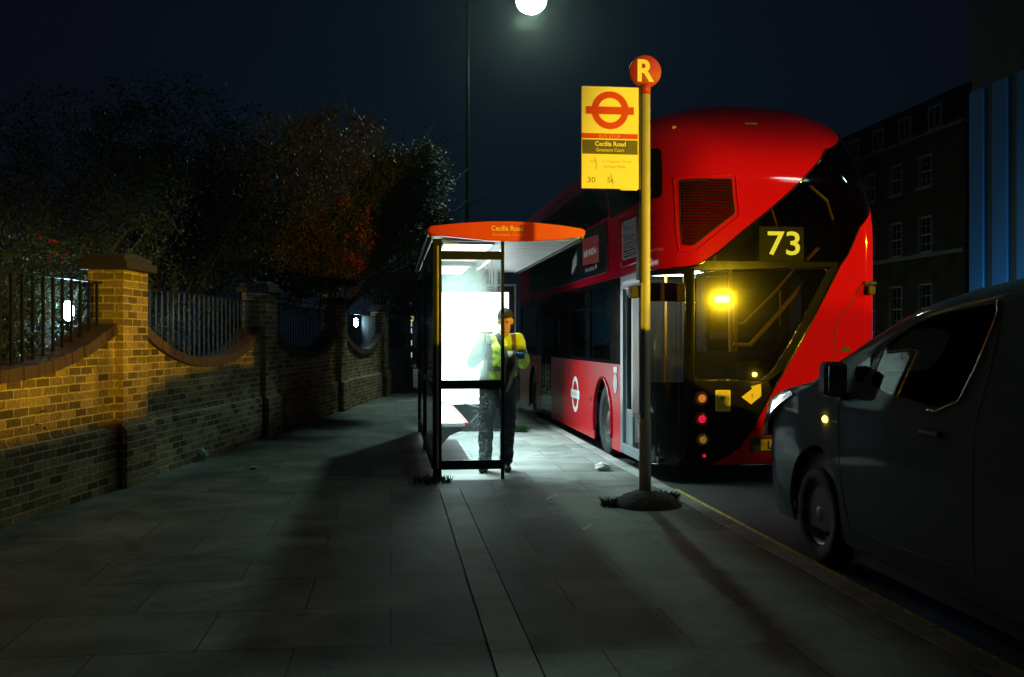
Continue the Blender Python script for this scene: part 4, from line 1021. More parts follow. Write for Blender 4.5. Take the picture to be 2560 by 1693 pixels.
# dirty wet end glass
def dirty(nt, base):
    tc = N(nt, 'ShaderNodeTexCoord'); sp = N(nt, 'ShaderNodeSeparateXYZ'); L(nt, tc.outputs['Object'], sp.inputs[0])   # object space: x from post, z above ground
    def mr(src, a, b, c, d):
        n = N(nt, 'ShaderNodeMapRange'); n.interpolation_type = 'SMOOTHSTEP'; n.inputs[1].default_value = a; n.inputs[2].default_value = b; n.inputs[3].default_value = c; n.inputs[4].default_value = d; L(nt, src, n.inputs[0]); return n.outputs[0]
    def op(o, a, b):
        n = N(nt, 'ShaderNodeMath', operation=o)
        for i, q in enumerate((a, b)):
            if isinstance(q, (int, float)): n.inputs[i].default_value = q
            else: L(nt, q, n.inputs[i])
        return n.outputs[0]
    X, Z = sp.outputs[0], sp.outputs[2]
    nz = N(nt, 'ShaderNodeTexNoise'); nz.inputs['Scale'].default_value = 9; nz.inputs['Detail'].default_value = 8; L(nt, tc.outputs['Object'], nz.inputs['Vector'])
    st = N(nt, 'ShaderNodeMapping'); st.inputs['Scale'].default_value = (60, 1, 2.2); L(nt, tc.outputs['Object'], st.inputs[0])
    ns = N(nt, 'ShaderNodeTexNoise'); ns.inputs['Scale'].default_value = 1; ns.inputs['Detail'].default_value = 4; L(nt, st.outputs[0], ns.inputs['Vector'])
    vo = N(nt, 'ShaderNodeTexVoronoi'); vo.inputs['Scale'].default_value = 75; L(nt, tc.outputs['Object'], vo.inputs['Vector'])
    drops = mr(vo.outputs['Distance'], .28, .12, 0, 1)
    dm = op('MULTIPLY', mr(nz.outputs['Fac'], .40, .55, .1, 1), op('MULTIPLY', mr(X, .34, .44, 0, 1), mr(X, .66, .56, 0, 1)))
    dm = op('MULTIPLY', dm, mr(Z, .98, .9, 0, 1))
    fog = op('MULTIPLY', mr(X, .66, .44, 0, 1), op('MULTIPLY', mr(Z, .95, 1.15, 0, 1), mr(nz.outputs['Fac'], .2, .6, .55, .85)))
    smear = op('MULTIPLY', mr(Z, 1.85, 2.1, 0, .42), mr(ns.outputs['Fac'], .38, .62, .15, 1))
    tot = op('MINIMUM', op('MAXIMUM', op('MAXIMUM', op('MULTIPLY', drops, dm), op('MULTIPLY', fog, .62)), smear), .92)
    tot = op('ADD', tot, .02)
    d = N(nt, 'ShaderNodeBsdfDiffuse'); d.inputs[0].default_value = (.75, .82, .82, 1)
    t = N(nt, 'ShaderNodeBsdfTranslucent'); t.inputs[0].default_value = (.75, .85, .86, 1)
    a = N(nt, 'ShaderNodeMixShader'); a.inputs[0].default_value = .88; L(nt, d.outputs[0], a.inputs[1]); L(nt, t.outputs[0], a.inputs[2])
    mx = N(nt, 'ShaderNodeMixShader'); L(nt, tot, mx.inputs[0]); L(nt, base.outputs[0], mx.inputs[1]); L(nt, a.outputs[0], mx.inputs[2])
    return mx
M_wetg = glass('wet_glass', (.93, .97, .97), .8, .02, dirty)
M_backg = glass('shelter_glass', (.35, .42, .44), 1.2, .03)
for z0, z1 in ((.199, .929), (1.023, 2.261)): sbox('end_glass', [(.507, 1.116, 10.221, 10.229, z0, z1)], M_wetg, bev=0)
sbox('end_glass', [(.507, 1.116, 10.221, 10.229, 2.351, 2.45)], glass('clear_glass', (.9, .95, .95), .8), bev=0)
for y0, y1 in ((10.30, 12.94), (13.02, 15.49)):
    sbox('back_glass', [(.424, .432, y0, y1, .20, 2.35)], M_backg, bev=0)
    sbox('back_rail', [(.405, .45, y0, y1, .10, .199)], M_shf); sbox('back_rail', [(.405, .45, y0, y1, 2.351, 2.44)], M_shf); sbox('back_rail', [(.405, .45, y0, y1, .93, 1.0)], M_shf)
# roof: shallow curved slab with ribbed underside
bm = BM(); n = 14
for k in range(n):
    xa, xb = .36 + 1.61 * k / n, .36 + 1.61 * (k + 1) / n
    za, zb = [2.485 + .05 * (1 - ((x - 1.165) / .805) ** 2) for x in (xa, xb)]
    vs = [bm.verts.new(c) for c in ((xa, 10.17, za), (xb, 10.17, zb), (xb, SY1, zb), (xa, SY1, za))]; vt = [bm.verts.new((v.co.x, v.co.y, v.co.z + .035)) for v in vs]
    bm.faces.new(vs[::-1]); bm.faces.new(vt); bm.faces.new((vs[0], vs[1], vt[1], vt[0])); bm.faces.new((vs[2], vs[3], vt[3], vt[2]))
    if k == 0: bm.faces.new((vs[3], vs[0], vt[0], vt[3]))
    if k == n - 1: bm.faces.new((vs[1], vs[2], vt[2], vt[1]))
bmesh.ops.remove_doubles(bm, verts=bm.verts, dist=.0005)
roof = obj('roof', bm, M_roofu, sh, world=True)
bm = BM()
for k in range(22): y = 10.35 + k * .24; bx(bm, .46, 1.90, y, y + .012, 2.480, 2.486)
obj('roof_rib', bm, M_roofu, roof, world=True)
sbox('roof_edge', [(1.935, 1.968, 10.17, SY1, 2.46, 2.53), (.372, .40, 10.17, SY1, 2.46, 2.53)], M_shf, roof)
sbox('roof_beam', [(.50, 1.10, 12.95, 13.0, 2.40, 2.47)], M_shf, roof)
M_tube = emis('shelter_tube', (.82, 1., .98), 4.5)
M_tubeh = mat('lamp_housing', (.6, .62, .62), .5)
for ya, yb in ((10.5, 12.7), (13.2, 15.3)): sbox('roof_lamp', [(.53, 1.08, ya, yb, 2.445, 2.475)], M_tubeh, roof)
bm = BM(); bx(bm, .55, 1.06, 10.52, 12.68, 2.436, 2.444); obj('lamp_tube', bm, M_tube, roof, world=True); bm = BM(); bx(bm, .55, 1.06, 13.22, 15.28, 2.436, 2.444); obj('lamp_tube', bm, M_tube, roof, world=True)
bm = BM(); bx(bm, 1.24, 1.262, 11.4, 14.6, 2.455, 2.468); obj('lamp_tube', bm, emis('thin_tube', (.85, .97, 1.), 6), roof, world=True)
# end sign
top = [(.365, 2.575), (.40, 2.592), (.7, 2.625), (1.0, 2.645), (1.2, 2.648), (1.45, 2.640), (1.75, 2.612), (1.95, 2.582)]
bot = [(1.975, 2.515), (1.95, 2.50), (1.7, 2.47), (1.45, 2.450), (1.2, 2.443), (1.0, 2.447), (.7, 2.472), (.42, 2.498), (.36, 2.52)]
poly = roundpoly(top + [(1.985, 2.56)] + bot, .03, 3)
bm = BM(); prism(bm, poly, 'y', 10.10, 10.165); bmesh.ops.bevel(bm, geom=[e for e in bm.edges if abs(e.verts[0].co.y - e.verts[1].co.y) < 1e-5 and e.verts[0].co.y < 10.12], offset=.012, segments=2, affect='EDGES'); sg = obj('end_sign', bm, M_sign, sh, world=True)
M_signt = mat('sign_lettering', (.85, .60, .35), .4)
SGN = lambda a, b: Vector((a, 10.0965, b))
text('sign_text', 'Cecilia Road', (1.005, 2.549, 1.332, 2.602), SGN, M_signt, sg, bold=.015)
text('sign_text', 'Greenacre Court', (1.012, 2.497, 1.328, 2.530), SGN, mat('sign_lettering_small', (.72, .35, .15), .4), sg)
# bench
bn = sbox('bench', [(.50, .83, 11.35, 14.3, .44, .495)], mat('bench_glare_top', (.62, .64, .65), .3, metal=.3), bev=.015)  # seat top coloured pale to carry the lamp glare on the red bench
sbox('bench_edge', [(.832, .872, 11.34, 14.31, .43, .497)], mat('bench_red', (.30, .03, .028), .5), bn, bev=.015)
bm = BM()
for y in (11.40, 12.95, 14.2): prism(bm, [(.455, .18), (.50, .16), (.66, .34), (.80, .40), (.82, .43), (.455, .43)], 'y', y, y + .05)
obj('bench_bracket', bm, M_shf, sh, world=True)
bm = BM(); tube(bm, [(.52, 11.4, .50), (.49, 11.4, .66), (.55, 11.4, .72), (.78, 11.4, .72), (1.0, 11.4, .66), (1.02, 11.4, .62), (.88, 11.4, .47)], .009, seg=6); obj('bench_arm', bm, M_alu, sh, world=True)
# lit advertising panel at the far end
adp = sbox('advert_panel', [(.50, 1.925, 15.5, 15.7, .04, .425), (.50, 1.925, 15.5, 15.7, 2.175, 2.30), (.50, .63, 15.5, 15.7, .426, 2.174), (1.82, 1.925, 15.5, 15.7, .426, 2.174), (.631, 1.819, 15.6, 15.7, .426, 2.174)], M_shf)
sbox('panel_edge', [(1.905, 1.93, 15.488, 15.499, .04, 2.30), (.50, 1.904, 15.488, 15.499, 2.27, 2.30)], M_shg, adp, bev=0)
sbox('panel_screen', [(.631, 1.819, 15.55, 15.57, .426, 2.174)], emis('advert_light', (.90, .98, 1.), 5.5), adp, bev=0)

# ------------------------------------------------------------------ bus stop pole and flag
PXX, PYY = 2.19, 8.48
bs = thing('bus_stop_pole', 'grey bus stop pole with yellow-lit roundel flag and red R disc on top', 'bus stop', (PXX, PYY, 0))
M_pole = mat('pole_grey', (.60, .57, .44), .38, metal=.2, var=.12, scale=14)
bm = BM(); tube(bm, [(PXX, PYY, 0), (PXX, PYY, .74), (PXX, PYY, .76), (PXX, PYY, 3.58)], [.052, .052, .046, .046], seg=20); obj('pole', bm, M_pole, bs, world=True)
bm = BM(); tube(bm, [(PXX, PYY, 3.575), (PXX, PYY, 3.66)], .049, seg=18); lathe(bm, [(0, -.022), (.139, -.022), (.141, -.018), (.141, .018), (.139, .022), (0, .022)], Matrix.Translation((PXX + .0, PYY, 3.775)) @ Matrix.Rotation(R(90), 4, 'X'), seg=40)
M_disc = mat('disc_red', (.42, .035, .02), .5, var=.08)
dc = obj('letter_disc', bm, M_disc, bs, world=True)
M_yel = mat('enamel_white', (.88, .85, .62), .4, var=.05)
text('disc_letter', 'R', (PXX - .072, 3.683, PXX + .078, 3.878), lambda a, b: Vector((a, PYY - .0235, b)), M_yel, dc, bold=.03)
FX0, FX1, FZ0, FZ1, FY = 1.62, 2.125, 2.745, 3.628, 8.445
bm = BM(); bx(bm, FX0, FX1, FY, FY + .022, FZ0, FZ1, bev=.004); fl = obj('flag', bm, M_yel, bs, world=True)
bm = BM()
for z in (2.80, 3.2, 3.50): bx(bm, FX1 + .001, PXX - .03, PYY - .025, PYY + .012, z, z + .03)
bx(bm, FX1 + .001, FX1 + .02, FY + .002, FY + .03, FZ0, FZ1); obj('flag_bracket', bm, M_dark, bs, world=True)
FW, FH = FX1 - FX0, FZ1 - FZ0
FL = lambda u, v, o=.001: Vector((FX0 + u * FW, FY - o, FZ0 + v * FH))
FM = lambda x, z: Vector((x, FY - .0012, z))
M_fred = mat('flag_red', (.60, .02, .02), .4); M_fblk = mat('flag_dark', (.085, .08, .07), .35); M_ftxt = mat('flag_text_faint', (.52, .48, .38), .5); M_fnum = mat('flag_number', (.16, .13, .10), .5)
bm = BM(); rx, rz = FX0 + .5 * FW, FZ0 + .768 * FH
ringpoly(bm, rx, rz, .106, .164, FM, n=56)
flat(bm, [(.079, .728), (.915, .728), (.915, .803), (.079, .803)], lambda u, v: FL(u, v, .002)); obj('flag_roundel', bm, M_fred, fl, world=True)
bm = BM(); flat(bm, rectp(.002, .985, .49, .54), FL); obj('flag_stripe', bm, M_fred, fl, world=True)
text('flag_text', 'BUS STOP', (.31, .497, .68, .531), lambda u, v: FL(u, v, .002), mat('stripe_text', (.72, .35, .2), .5), fl)
bm = BM(); flat(bm, rectp(.016, .982, .338, .478), FL); obj('name_plate', bm, M_fblk, fl, world=True)
text('flag_text', 'Cecilia Road', (.235, .416, .772, .462), lambda u, v: FL(u, v, .002), M_yel, fl, bold=.02)
text('flag_text', 'Greenacre Court', (.255, .363, .745, .396), lambda u, v: FL(u, v, .002), M_yel, fl)
text('flag_text', 'towards Clapton Pond', (.155, .25, .865, .281), FL, M_ftxt, fl)
text('flag_text', 'or Hackney Wick', (.275, .197, .77, .230), FL, M_ftxt, fl)
text('flag_number', '30', (.108, .058, .243, .112), FL, M_fnum, fl)
text('flag_number', '56', (.452, .06, .576, .112), FL, M_fnum, fl)
M_bare = mat('bare_patch', (.95, .95, .95), .12, coat=1.)
for pp in ([(.235, .312), (.375, .318), (.365, .285), (.355, .25), (.375, .215), (.35, .178), (.23, .176), (.265, .2), (.26, .26)], [(.51, .155), (.60, .16), (.63, .13), (.60, .10), (.585, .04), (.545, .01), (.555, .08), (.52, .12)], [(.67, -.004), (.985, .004), (.97, -.014), (.68, -.014)]):
    bm = BM(); flat(bm, pp, lambda u, v: FL(u, v, .003)); obj('peeled_patch', bm, M_bare, fl, world=True)
# timetable case, seen edge on
bm = BM(); bx(bm, 2.112, 2.152, 8.33, 8.60, .76, 1.93, bev=.006); tc_ = obj('timetable_case', bm, mat('case_dark', (.16, .155, .14), .45), bs, world=True)
bm = BM(); bx(bm, 2.106, 2.1115, 8.36, 8.57, .80, 1.88); obj('timetable_sheet', bm, M_yel, tc_, world=True)
bm = BM(); bx(bm, 2.122, 2.142, 8.43, 8.53, 1.96, 2.60, bev=.004); uc = obj('upper_case', bm, M_shf, bs, world=True)
bm = BM(); bx(bm, 2.035, 2.108, 8.36, 8.47, 1.80, 1.905, bev=.008); obj('bracket_box', bm, M_blkm, bs, world=True)
bm = BM(); lathe(bm, [(.31, 0), (.30, .02), (.24, .065), (.15, .11), (.07, .125), (0, .127)], Matrix.Translation((PXX, PYY - .02, 0)), seg=28)
for v in bm.verts:
    v.co += Vector((0, 0, noise.noise(v.co * 9) * .03 if v.co.z > .01 else 0)); v.co.x += noise.noise(v.co * 5 + Vector((3, 0, 0))) * .03
o = obj('base_mound', bm, M_soil, bs, world=True)

# ------------------------------------------------------------------ the van
VX, VHW, VF, VR, VS = 3.9, .995, 7.97, 2.95, .10
def lerp_t(tab, y):
    for (a, b), (c, d) in zip(tab, tab[1:]):
        if a <= y <= c:
            t = (y - a) / (c - a); return b + (d - b) * t
    return tab[0][1] if y < tab[0][0] else tab[-1][1]
ZTAB = [(2.9, 1.74), (3.05, 1.80), (4.0, 1.825), (4.6, 1.81), (5.1, 1.765), (5.45, 1.71), (5.72, 1.635), (6.0, 1.53), (6.4, 1.35), (6.72, 1.205), (6.85, 1.18), (7.2, 1.125), (7.5, 1.06), (7.7, .995), (7.85, .90), (7.93, .76), (7.97, .60)]
WTAB = [(2.9, .97), (3.0, .995), (6.9, .995), (7.2, .980), (7.45, .950), (7.65, .895), (7.8, .81), (7.9, .70), (7.97, .54)]
def v_hw(y, z):
    w = lerp_t(WTAB, y)
    return w - .03 * max(0, (.35 - z) / .25) ** 2 - .20 * max(0, z - 1.0) ** 1.15 - .035 * max(0, (.95 - z)) ** 2
def v_zs(y): zt = lerp_t(ZTAB, y); return zt - (.24 if y < 5.9 else .24 - .12 * min(1, (y - 5.9) / .6))
def van_f(sg):
    def f(y, t):
        zt, zs = lerp_t(ZTAB, y), v_zs(y)
        if t <= 1:
            z = VS + (zs - VS) * t; return Vector((VX + sg * v_hw(y, z), y, z))
        ph = (t - 1) * PI / 2; h = v_hw(y, zs)
        c, s = max(0, math.cos(ph)), math.sin(ph)
        return Vector((VX + sg * h * c ** .6, y, zs + (zt - zs) * s ** .62 if s > 0 else zs))
    return f
def Tz(y, z):
    zs = v_zs(y)
    return (z - VS) / (zs - VS) if z <= zs else 1 + (2 / PI) * math.asin(min(1, ((z - zs) / (lerp_t(ZTAB, y) - zs)) ** (1 / .62)))
V_US = steps(VR, 5.0, .2) + steps(5.0, 6.8, .1)[1:] + steps(6.8, VF, .06)[1:]
V_VS = steps(0, 1, .08) + [1 + .03, 1.07, 1.12, 1.2, 1.3, 1.4, 1.55, 1.7, 1.85, 2.0]
def make_van(name, label, paint, group=None):
    root = thing(name, label, 'van', (VX, 5.5, -.12), group=group)
    fL, fR = van_f(-1), van_f(1)
    def vp(nm, poly, m, f=fL, off=0., parent=root, tz=True, thick=None, us=V_US, vs=V_VS):
        q = [(y, Tz(y, z)) for y, z in poly] if tz else poly
        bm = BM()
        for qq in (q if isinstance(q[0], list) else [q]): panel(bm, qq, f, off=off if f is fR else -off, us=us, vs=vs)
        bmesh.ops.remove_doubles(bm, verts=bm.verts, dist=.0004); bmesh.ops.recalc_face_normals(bm, faces=bm.faces)
        # make normals point outwards
        s = sum(((fc.calc_center_median() - Vector((VX, 5.3, .9))).dot(fc.normal)) for fc in bm.faces)
        if s < 0: bmesh.ops.reverse_faces(bm, faces=bm.faces)
        o = obj(nm, bm, m, parent, world=True)
        if thick: solidify(o, thick)
        return o
    AR, WF, WB = .43, 6.66, 3.72
    def ar(c): return [(c + AR * math.cos(PI * k / 16), Tz(c, max(VS, .22 + AR * 1.12 * math.sin(PI * k / 16)))) for k in range(17)]
    win = roundpoly([(5.84, 1.17), (5.735, 1.40), (5.42, 1.535), (5.15, 1.59), (4.70, 1.625), (4.66, 1.60), (4.76, 1.30), (4.86, 1.14), (5.06, 1.075), (5.6, 1.12)], .05)
    qw = roundpoly([(6.06, 1.27), (5.83, 1.37), (5.92, 1.185), (6.03, 1.17)], .02)
    winT = [(y, Tz(y, z)) for y, z in win]
    wl = [(6.72, 2.0), (6.70, 1.62), (5.98, 1.66), (5.70, 1.62), (5.66, 2.0)]          # windscreen cut-out
    y0, y1 = min(q[0] for q in winT), max(q[0] for q in winT)
    i0 = min(range(len(winT)), key=lambda k: winT[k][0]); wn = winT[i0:] + winT[:i0]; i1 = max(range(len(wn)), key=lambda k: wn[k][0])
    c1, c2 = wn[:i1 + 1], [wn[0]] + wn[i1:][::-1]
    topc, botc = (c1, c2) if sum(q[1] for q in c1) / len(c1) > sum(q[1] for q in c2) / len(c2) else (c2, c1)
    ya = wn[0][1]; yb = wn[i1][1]
    rear_ = [(VR, 2.0), (VR, 0), (WB - AR, 0)] + ar(WB)[::-1] + [(WB + AR, 0), (y0, 0), (y0, 2.0)]
    low_ = [(y0, 0), (y1, 0)] + botc[::-1]
    high_ = [(y0, 2.0)] + topc + [(y1, 1.645), (5.70, 1.62), (5.66, 2.0)]
    front_ = [(y1, 0), (WF - AR, 0)] + ar(WF)[::-1] + [(WF + AR, 0), (VF, 0), (VF, 2.0)] + wl[:3] + [(y1, 1.645)]
    for f in (fL, fR): vp('body', [rear_, low_, high_, front_], paint, f, tz=False, thick=.025)
    M_vg = VG
    for f in (fL, fR):
        vp('side_window', win, M_vg, f, off=-.004); vp('quarter_window', qw, M_blk, f, off=.004)
        vp('windscreen', [(6.72, 2.0), (6.70, 1.62), (5.98, 1.66), (5.70, 1.62), (5.66, 2.0)], VGW, f, tz=False, off=-.003)
    # chrome line round the side window, door shuts, trims
    def line(nm, pts, r, m, off=.003, f=fL):
        P = []
        for a, b in zip(pts, pts[1:]):
            for k in range(5): y = a[0] + (b[0] - a[0]) * k / 5; z = a[1] + (b[1] - a[1]) * k / 5; P.append(f(y, Tz(y, z)) + Vector((-off if f is fL else off, 0, 0)))
        y, z = pts[-1]; P.append(f(y, Tz(y, z)))
        bm = BM(); tube(bm, P, r, seg=6); return obj(nm, bm, m, root, world=True)
    line('window_trim', [(4.655, 1.64), (4.645, 1.59), (4.75, 1.30), (4.85, 1.125), (5.05, 1.058), (5.15, 1.06)], .008, M_chrome)
    line('door_shut', [(4.62, 1.66), (4.63, 1.3), (4.70, .95), (4.72, .25), (6.10, .22), (6.2, .5), (6.23, .95), (6.16, 1.18)], .0035, M_blkm, off=0)
    line('door_shut', [(3.9, .72), (4.4, .72), (4.62, .72)], .005, M_blkm, off=0)
    line('bonnet_shut', [(7.84, .90), (7.6, 1.0), (7.2, 1.07), (6.8, 1.12)], .006, M_blkm, off=0)
    for s, f in ((-1, fL), (1, fR)):
        p = f(5.10, Tz(5.10, .94)); bm = BM(); bx(bm, p.x - .03 if s < 0 else p.x - .004, p.x + .004 if s < 0 else p.x + .03, 4.98, 5.18, .92, .955, bev=.01); obj('door_handle', bm, M_blkm, root, world=True)
        p = f(6.12, Tz(6.12, 1.15)); x = p.x + s * .02
        bm = BM(); a, b = sorted((x + s * .01, x + s * .16)); bx(bm, a, b, 6.06, 6.20, 1.075, 1.30, bev=.035); a, b = sorted((x - s * .06, x + s * .05)); bx(bm, a, b, 6.09, 6.17, 1.05, 1.10, bev=.01); mi = obj('mirror', bm, M_blkm, root, world=True)
        bm = BM(); a, b = sorted((x + s * .025, x + s * .145)); bx(bm, a, b, 6.052, 6.058, 1.10, 1.28); obj('mirror_glass', bm, M_chrome, mi, world=True)
        _hl = vp('headlight', [(7.85, .66), (7.86, .80), (7.70, .93), (7.40, 1.03), (7.05, 1.065), (6.97, 1.04), (7.15, .975), (7.35, .90), (7.52, .80), (7.66, .67)], M_head, f, off=.006); hl = _hl
        for v in hl.data.vertices:
            zz = v.co.z - .12; v.co.x += s * (.17 * max(0, 1.07 - zz) * min(1, (8.0 - v.co.y - 5.5) / .3) + .004)
        solidify(hl, .02)
        vp('fog_lamp', [(7.80, .46), (7.83, .58), (7.72, .62), (7.66, .54), (7.70, .44)], M_chrome, f, off=.006)
        vp('fog_lamp', [(7.60, .46), (7.62, .60), (7.57, .62), (7.555, .46)], M_chrome, f, off=.006)
        y0 = 6.42; p = f(y0, Tz(y0, .905)); bm = BM(); ell(bm, (p.x + s * .004, y0, .905), (.012, .035, .022)); obj('side_repeater', bm, M_rep if s < 0 else M_lampo, root, world=True)
        for c in (WF, WB):
            wheel('wheel', (VX + s * .955, c, .22), .34, .21, root, sx=s, rimr=.64, m_r=M_vrim)
        bm = BM(); a, b = sorted((VX + s * .60, VX + s * .93)); bx(bm, a, b, WF - .42, WF + .42, .12, .66); obj('wheel_well', bm, M_blkm, root, world=True)
        bm = BM(); bx(bm, a, b, WB - .42, WB + .42, .12, .66); obj('wheel_well', bm, M_blkm, root, world=True)
    # front and tail closing faces
    bm = BM(); sec = [fL(VF, t) for t in steps(0, 2, .12)] + [fR(VF, t) for t in steps(0, 2, .12)[::-1]]; bm.faces.new([bm.verts.new(q) for q in sec][::-1]); obj('front_grille', bm, M_blkm, root, world=True)
    bm = BM(); sec = [fL(VR, t) for t in steps(0, 2, .12)] + [fR(VR, t) for t in steps(0, 2, .12)[::-1]]; bm.faces.new([bm.verts.new(q) for q in sec]); obj('tail_door', bm, paint, root, world=True)
    bm = BM(); bx(bm, VX - .9, VX + .9, 3.0, 6.2, .0, .12); obj('underbody', bm, M_blkm, root, world=True)
    # cab: seats, dash, bulkhead, steering wheel
    bm = BM(); bx(bm, VX - .85, VX + .85, 4.45, 4.5, .2, 1.66); bx(bm, VX - .85, VX + .85, 6.0, 6.5, .6, 1.08, bev=.05); bx(bm, VX - .9, VX + .9, 4.5, 6.5, .14, .2)
    for sx in (-.45, .45): bx(bm, VX + sx - .25, VX + sx + .25, 4.75, 5.25, .45, .62, bev=.05); bx(bm, VX + sx - .24, VX + sx + .24, 4.62, 4.76, .6, 1.18, bev=.05); bx(bm, VX + sx - .12, VX + sx + .12, 4.63, 4.72, 1.2, 1.40, bev=.03)
    tube(bm, [(VX + .4 + .19 * math.cos(2 * PI * k / 24), 5.85 + .09 * math.sin(2 * PI * k / 24), 1.02 + .17 * math.sin(2 * PI * k / 24)) for k in range(25)], .014, seg=6)
    obj('cab_interior', bm, mat('cab_grey', (.03, .03, .032), .7), root, world=True)
    return root
VG = glass('van_glass', (.45, .5, .5), 1.2, .01); VGW = glass('van_windscreen', (.4, .45, .45), 1.3, .01)
M_chrome = mat('chrome', (.45, .47, .5), .14, metal=1, var=.02)
def head_mat():
    m, nt, out = _mat('headlight_lens')
    b = N(nt, 'ShaderNodeBsdfPrincipled'); b.inputs['Base Color'].default_value = (.62, .66, .68, 1); b.inputs['Metallic'].default_value = .85; b.inputs['Roughness'].default_value = .10; b.inputs['Coat Weight'].default_value = 1; b.inputs['Coat Roughness'].default_value = .02
    tc = N(nt, 'ShaderNodeTexCoord'); w = N(nt, 'ShaderNodeTexWave'); w.inputs['Scale'].default_value = 9; L(nt, tc.outputs['Object'], w.inputs['Vector'])
    bp_ = N(nt, 'ShaderNodeBump'); bp_.inputs['Strength'].default_value = .04; L(nt, w.outputs['Fac'], bp_.inputs['Height']); L(nt, bp_.outputs[0], b.inputs['Normal'])
    L(nt, b.outputs[0], out.inputs[0]); return m
M_head = head_mat(); M_rep = emis('amber_repeater_glow', (1., .50, .03), 22); M_vrim = mat('van_hubcap', (.16, .17, .18), .4, metal=.5)
M_vpaint = mat('van_paint', (.135, .195, .26), .5, metal=.0, var=.08, scale=3, coat=.22, spec=.0)
van = make_van('parked_van', 'dark grey panel van parked at the kerb with its amber side repeater lit', M_vpaint)
def copy_tree(o, parent=None):
    c = o.copy(); COL.objects.link(c); c.parent = parent
    for ch in list(o.children): copy_tree(ch, c)
    return c
van2 = copy_tree(van); van2.name = 'blocking_van'; van2['label'] = 'unseen tall van added in the opposite lane to cut off the yellow light'
van2.location = (VX + 3.86, 5.75, -.12); van2.scale = (1, 1, 1.39); van2.rotation_euler = (0, 0, PI)  # unseen van, added and stretched to block the lower yellow light
van3 = copy_tree(van); van3.name = 'parked_van'; van3['label'] = 'unseen low van added behind the dark panel van to cut off the yellow light'; van3.location = (VX, .22, -.12); van3.scale = (1, 1, .91); van3.rotation_euler = (0, 0, PI)  # unseen copy added to shade the foot of the garden wall

# ------------------------------------------------------------------ the cleaner
PP = Vector((1.16, 10.80, 0))
per = thing('person', 'person in yellow hi-vis jacket and dark cap cleaning the shelter glass', 'person', PP)
M_skin = mat('skin', (.50, .25, .14), .5, var=.08, spec=.4); M_hv = mat('hi_vis_yellow', (.62, .78, .02), .6, var=.12, scale=18, bump=.25, bscale=22); M_tape = mat('reflective_tape', (.16, .11, .07), .4, var=.2)
M_trs = mat('navy_trousers', (.012, .015, .024), .85, var=.3, bump=.3, bscale=25); M_boot = mat('black_boot', (.010, .010, .012), .5); M_cap2 = mat('navy_cap', (.012, .014, .022), .85, bump=.3, bscale=80); M_glove = mat('blue_glove', (.015, .10, .26), .5, bump=.3, bscale=60); M_hood = mat('dark_collar', (.02, .018, .02), .9)
def W(x, y, z): return Vector((x, y, z))
hd = W(1.215, 10.70, 1.635)
shL, shR = W(.985, 10.82, 1.435), W(1.345, 10.80, 1.445)          # camera-left / camera-right shoulder
elL, elR = W(.865, 10.72, 1.20), W(1.41, 10.69, 1.20)
haL, haR = W(.985, 10.46, 1.345), W(1.275, 10.42, 1.275)
hipL, hipR = W(1.055, 10.84, .92), W(1.245, 10.84, .92)
knL, knR = W(1.015, 10.78, .50), W(1.26, 10.80, .50)
anL, anR = W(1.01, 10.84, .10), W(1.245, 10.86, .10)
Ht = Matrix.Rotation(R(-14), 3, 'Z') @ Matrix.Rotation(R(14), 3, 'X')      # head turned to camera-left, chin down
def Hh(x, y, z): return hd + Ht @ Vector((x, y, z))
prims = [('c', W(1.18, 10.82, 1.02), .14, W(1.18, 10.82, 1.30), .155), ('c', shL + W(.05, 0, -.03), .075, shR + W(-.05, 0, -.03), .075), ('c', W(1.19, 10.80, 1.40), .06, Hh(0, .02, -.07), .055),
         ('c', shL, .06, elL, .045), ('c', elL, .043, haL, .03), ('c', shR, .06, elR, .045), ('c', elR, .043, haR, .03), ('c', W(1.10, 10.83, .95), .13, W(1.22, 10.83, .95), .13),
         ('c', hipL, .09, knL, .06), ('c', knL, .058, anL, .04), ('c', hipR, .09, knR, .06), ('c', knR, .058, anR, .04), ('c', anL, .035, anL + W(-.005, -.03, -.04), .025), ('c', anR, .035, anR + W(0, -.03, -.04), .025),
         ('e', Hh(0, .012, .025), (.075, .092, .098), Ht), ('c', Hh(0, -.02, -.03), .058, Hh(0, -.045, -.085), .036),
         ('c', Hh(-.0, -.085, .02), .012, Hh(0, -.108, -.022), .016), ('c', Hh(-.014, -.098, -.026), .010, Hh(.014, -.098, -.026), .010), ('c', Hh(-.04, -.078, .028), .013, Hh(.04, -.078, .028), .013), ('c', Hh(-.018, -.088, -.056), .009, Hh(.018, -.088, -.056), .009),
         ('e', Hh(-.078, .01, -.005), (.012, .022, .034), Ht), ('e', Hh(.078, .01, -.005), (.012, .022, .034), Ht)]
body = remeshed('body', prims, .0085, [M_skin], per, smooth=3)
bm = BM()
for s in (-1, 1): ell(bm, Hh(s * .030, -.083, .008), (.012, .008, .008), Ht)
obj('eyes', bm, mat('eye', (.03, .02, .015), .2), per, world=True)
bm = BM(); tube(bm, [Hh(-.022, -.095, -.062), Hh(0, -.101, -.060), Hh(.022, -.095, -.062)], [.002, .004, .002], seg=6); obj('mouth', bm, mat('lips', (.28, .09, .07), .5), per, world=True)
cap = remeshed('cap', [('e', Hh(0, .020, .055), (.088, .104, .092), Ht), ('c', Hh(-.06, .05, .0), .035, Hh(.06, .05, .0), .035)], .009, [M_cap2], per, smooth=3)
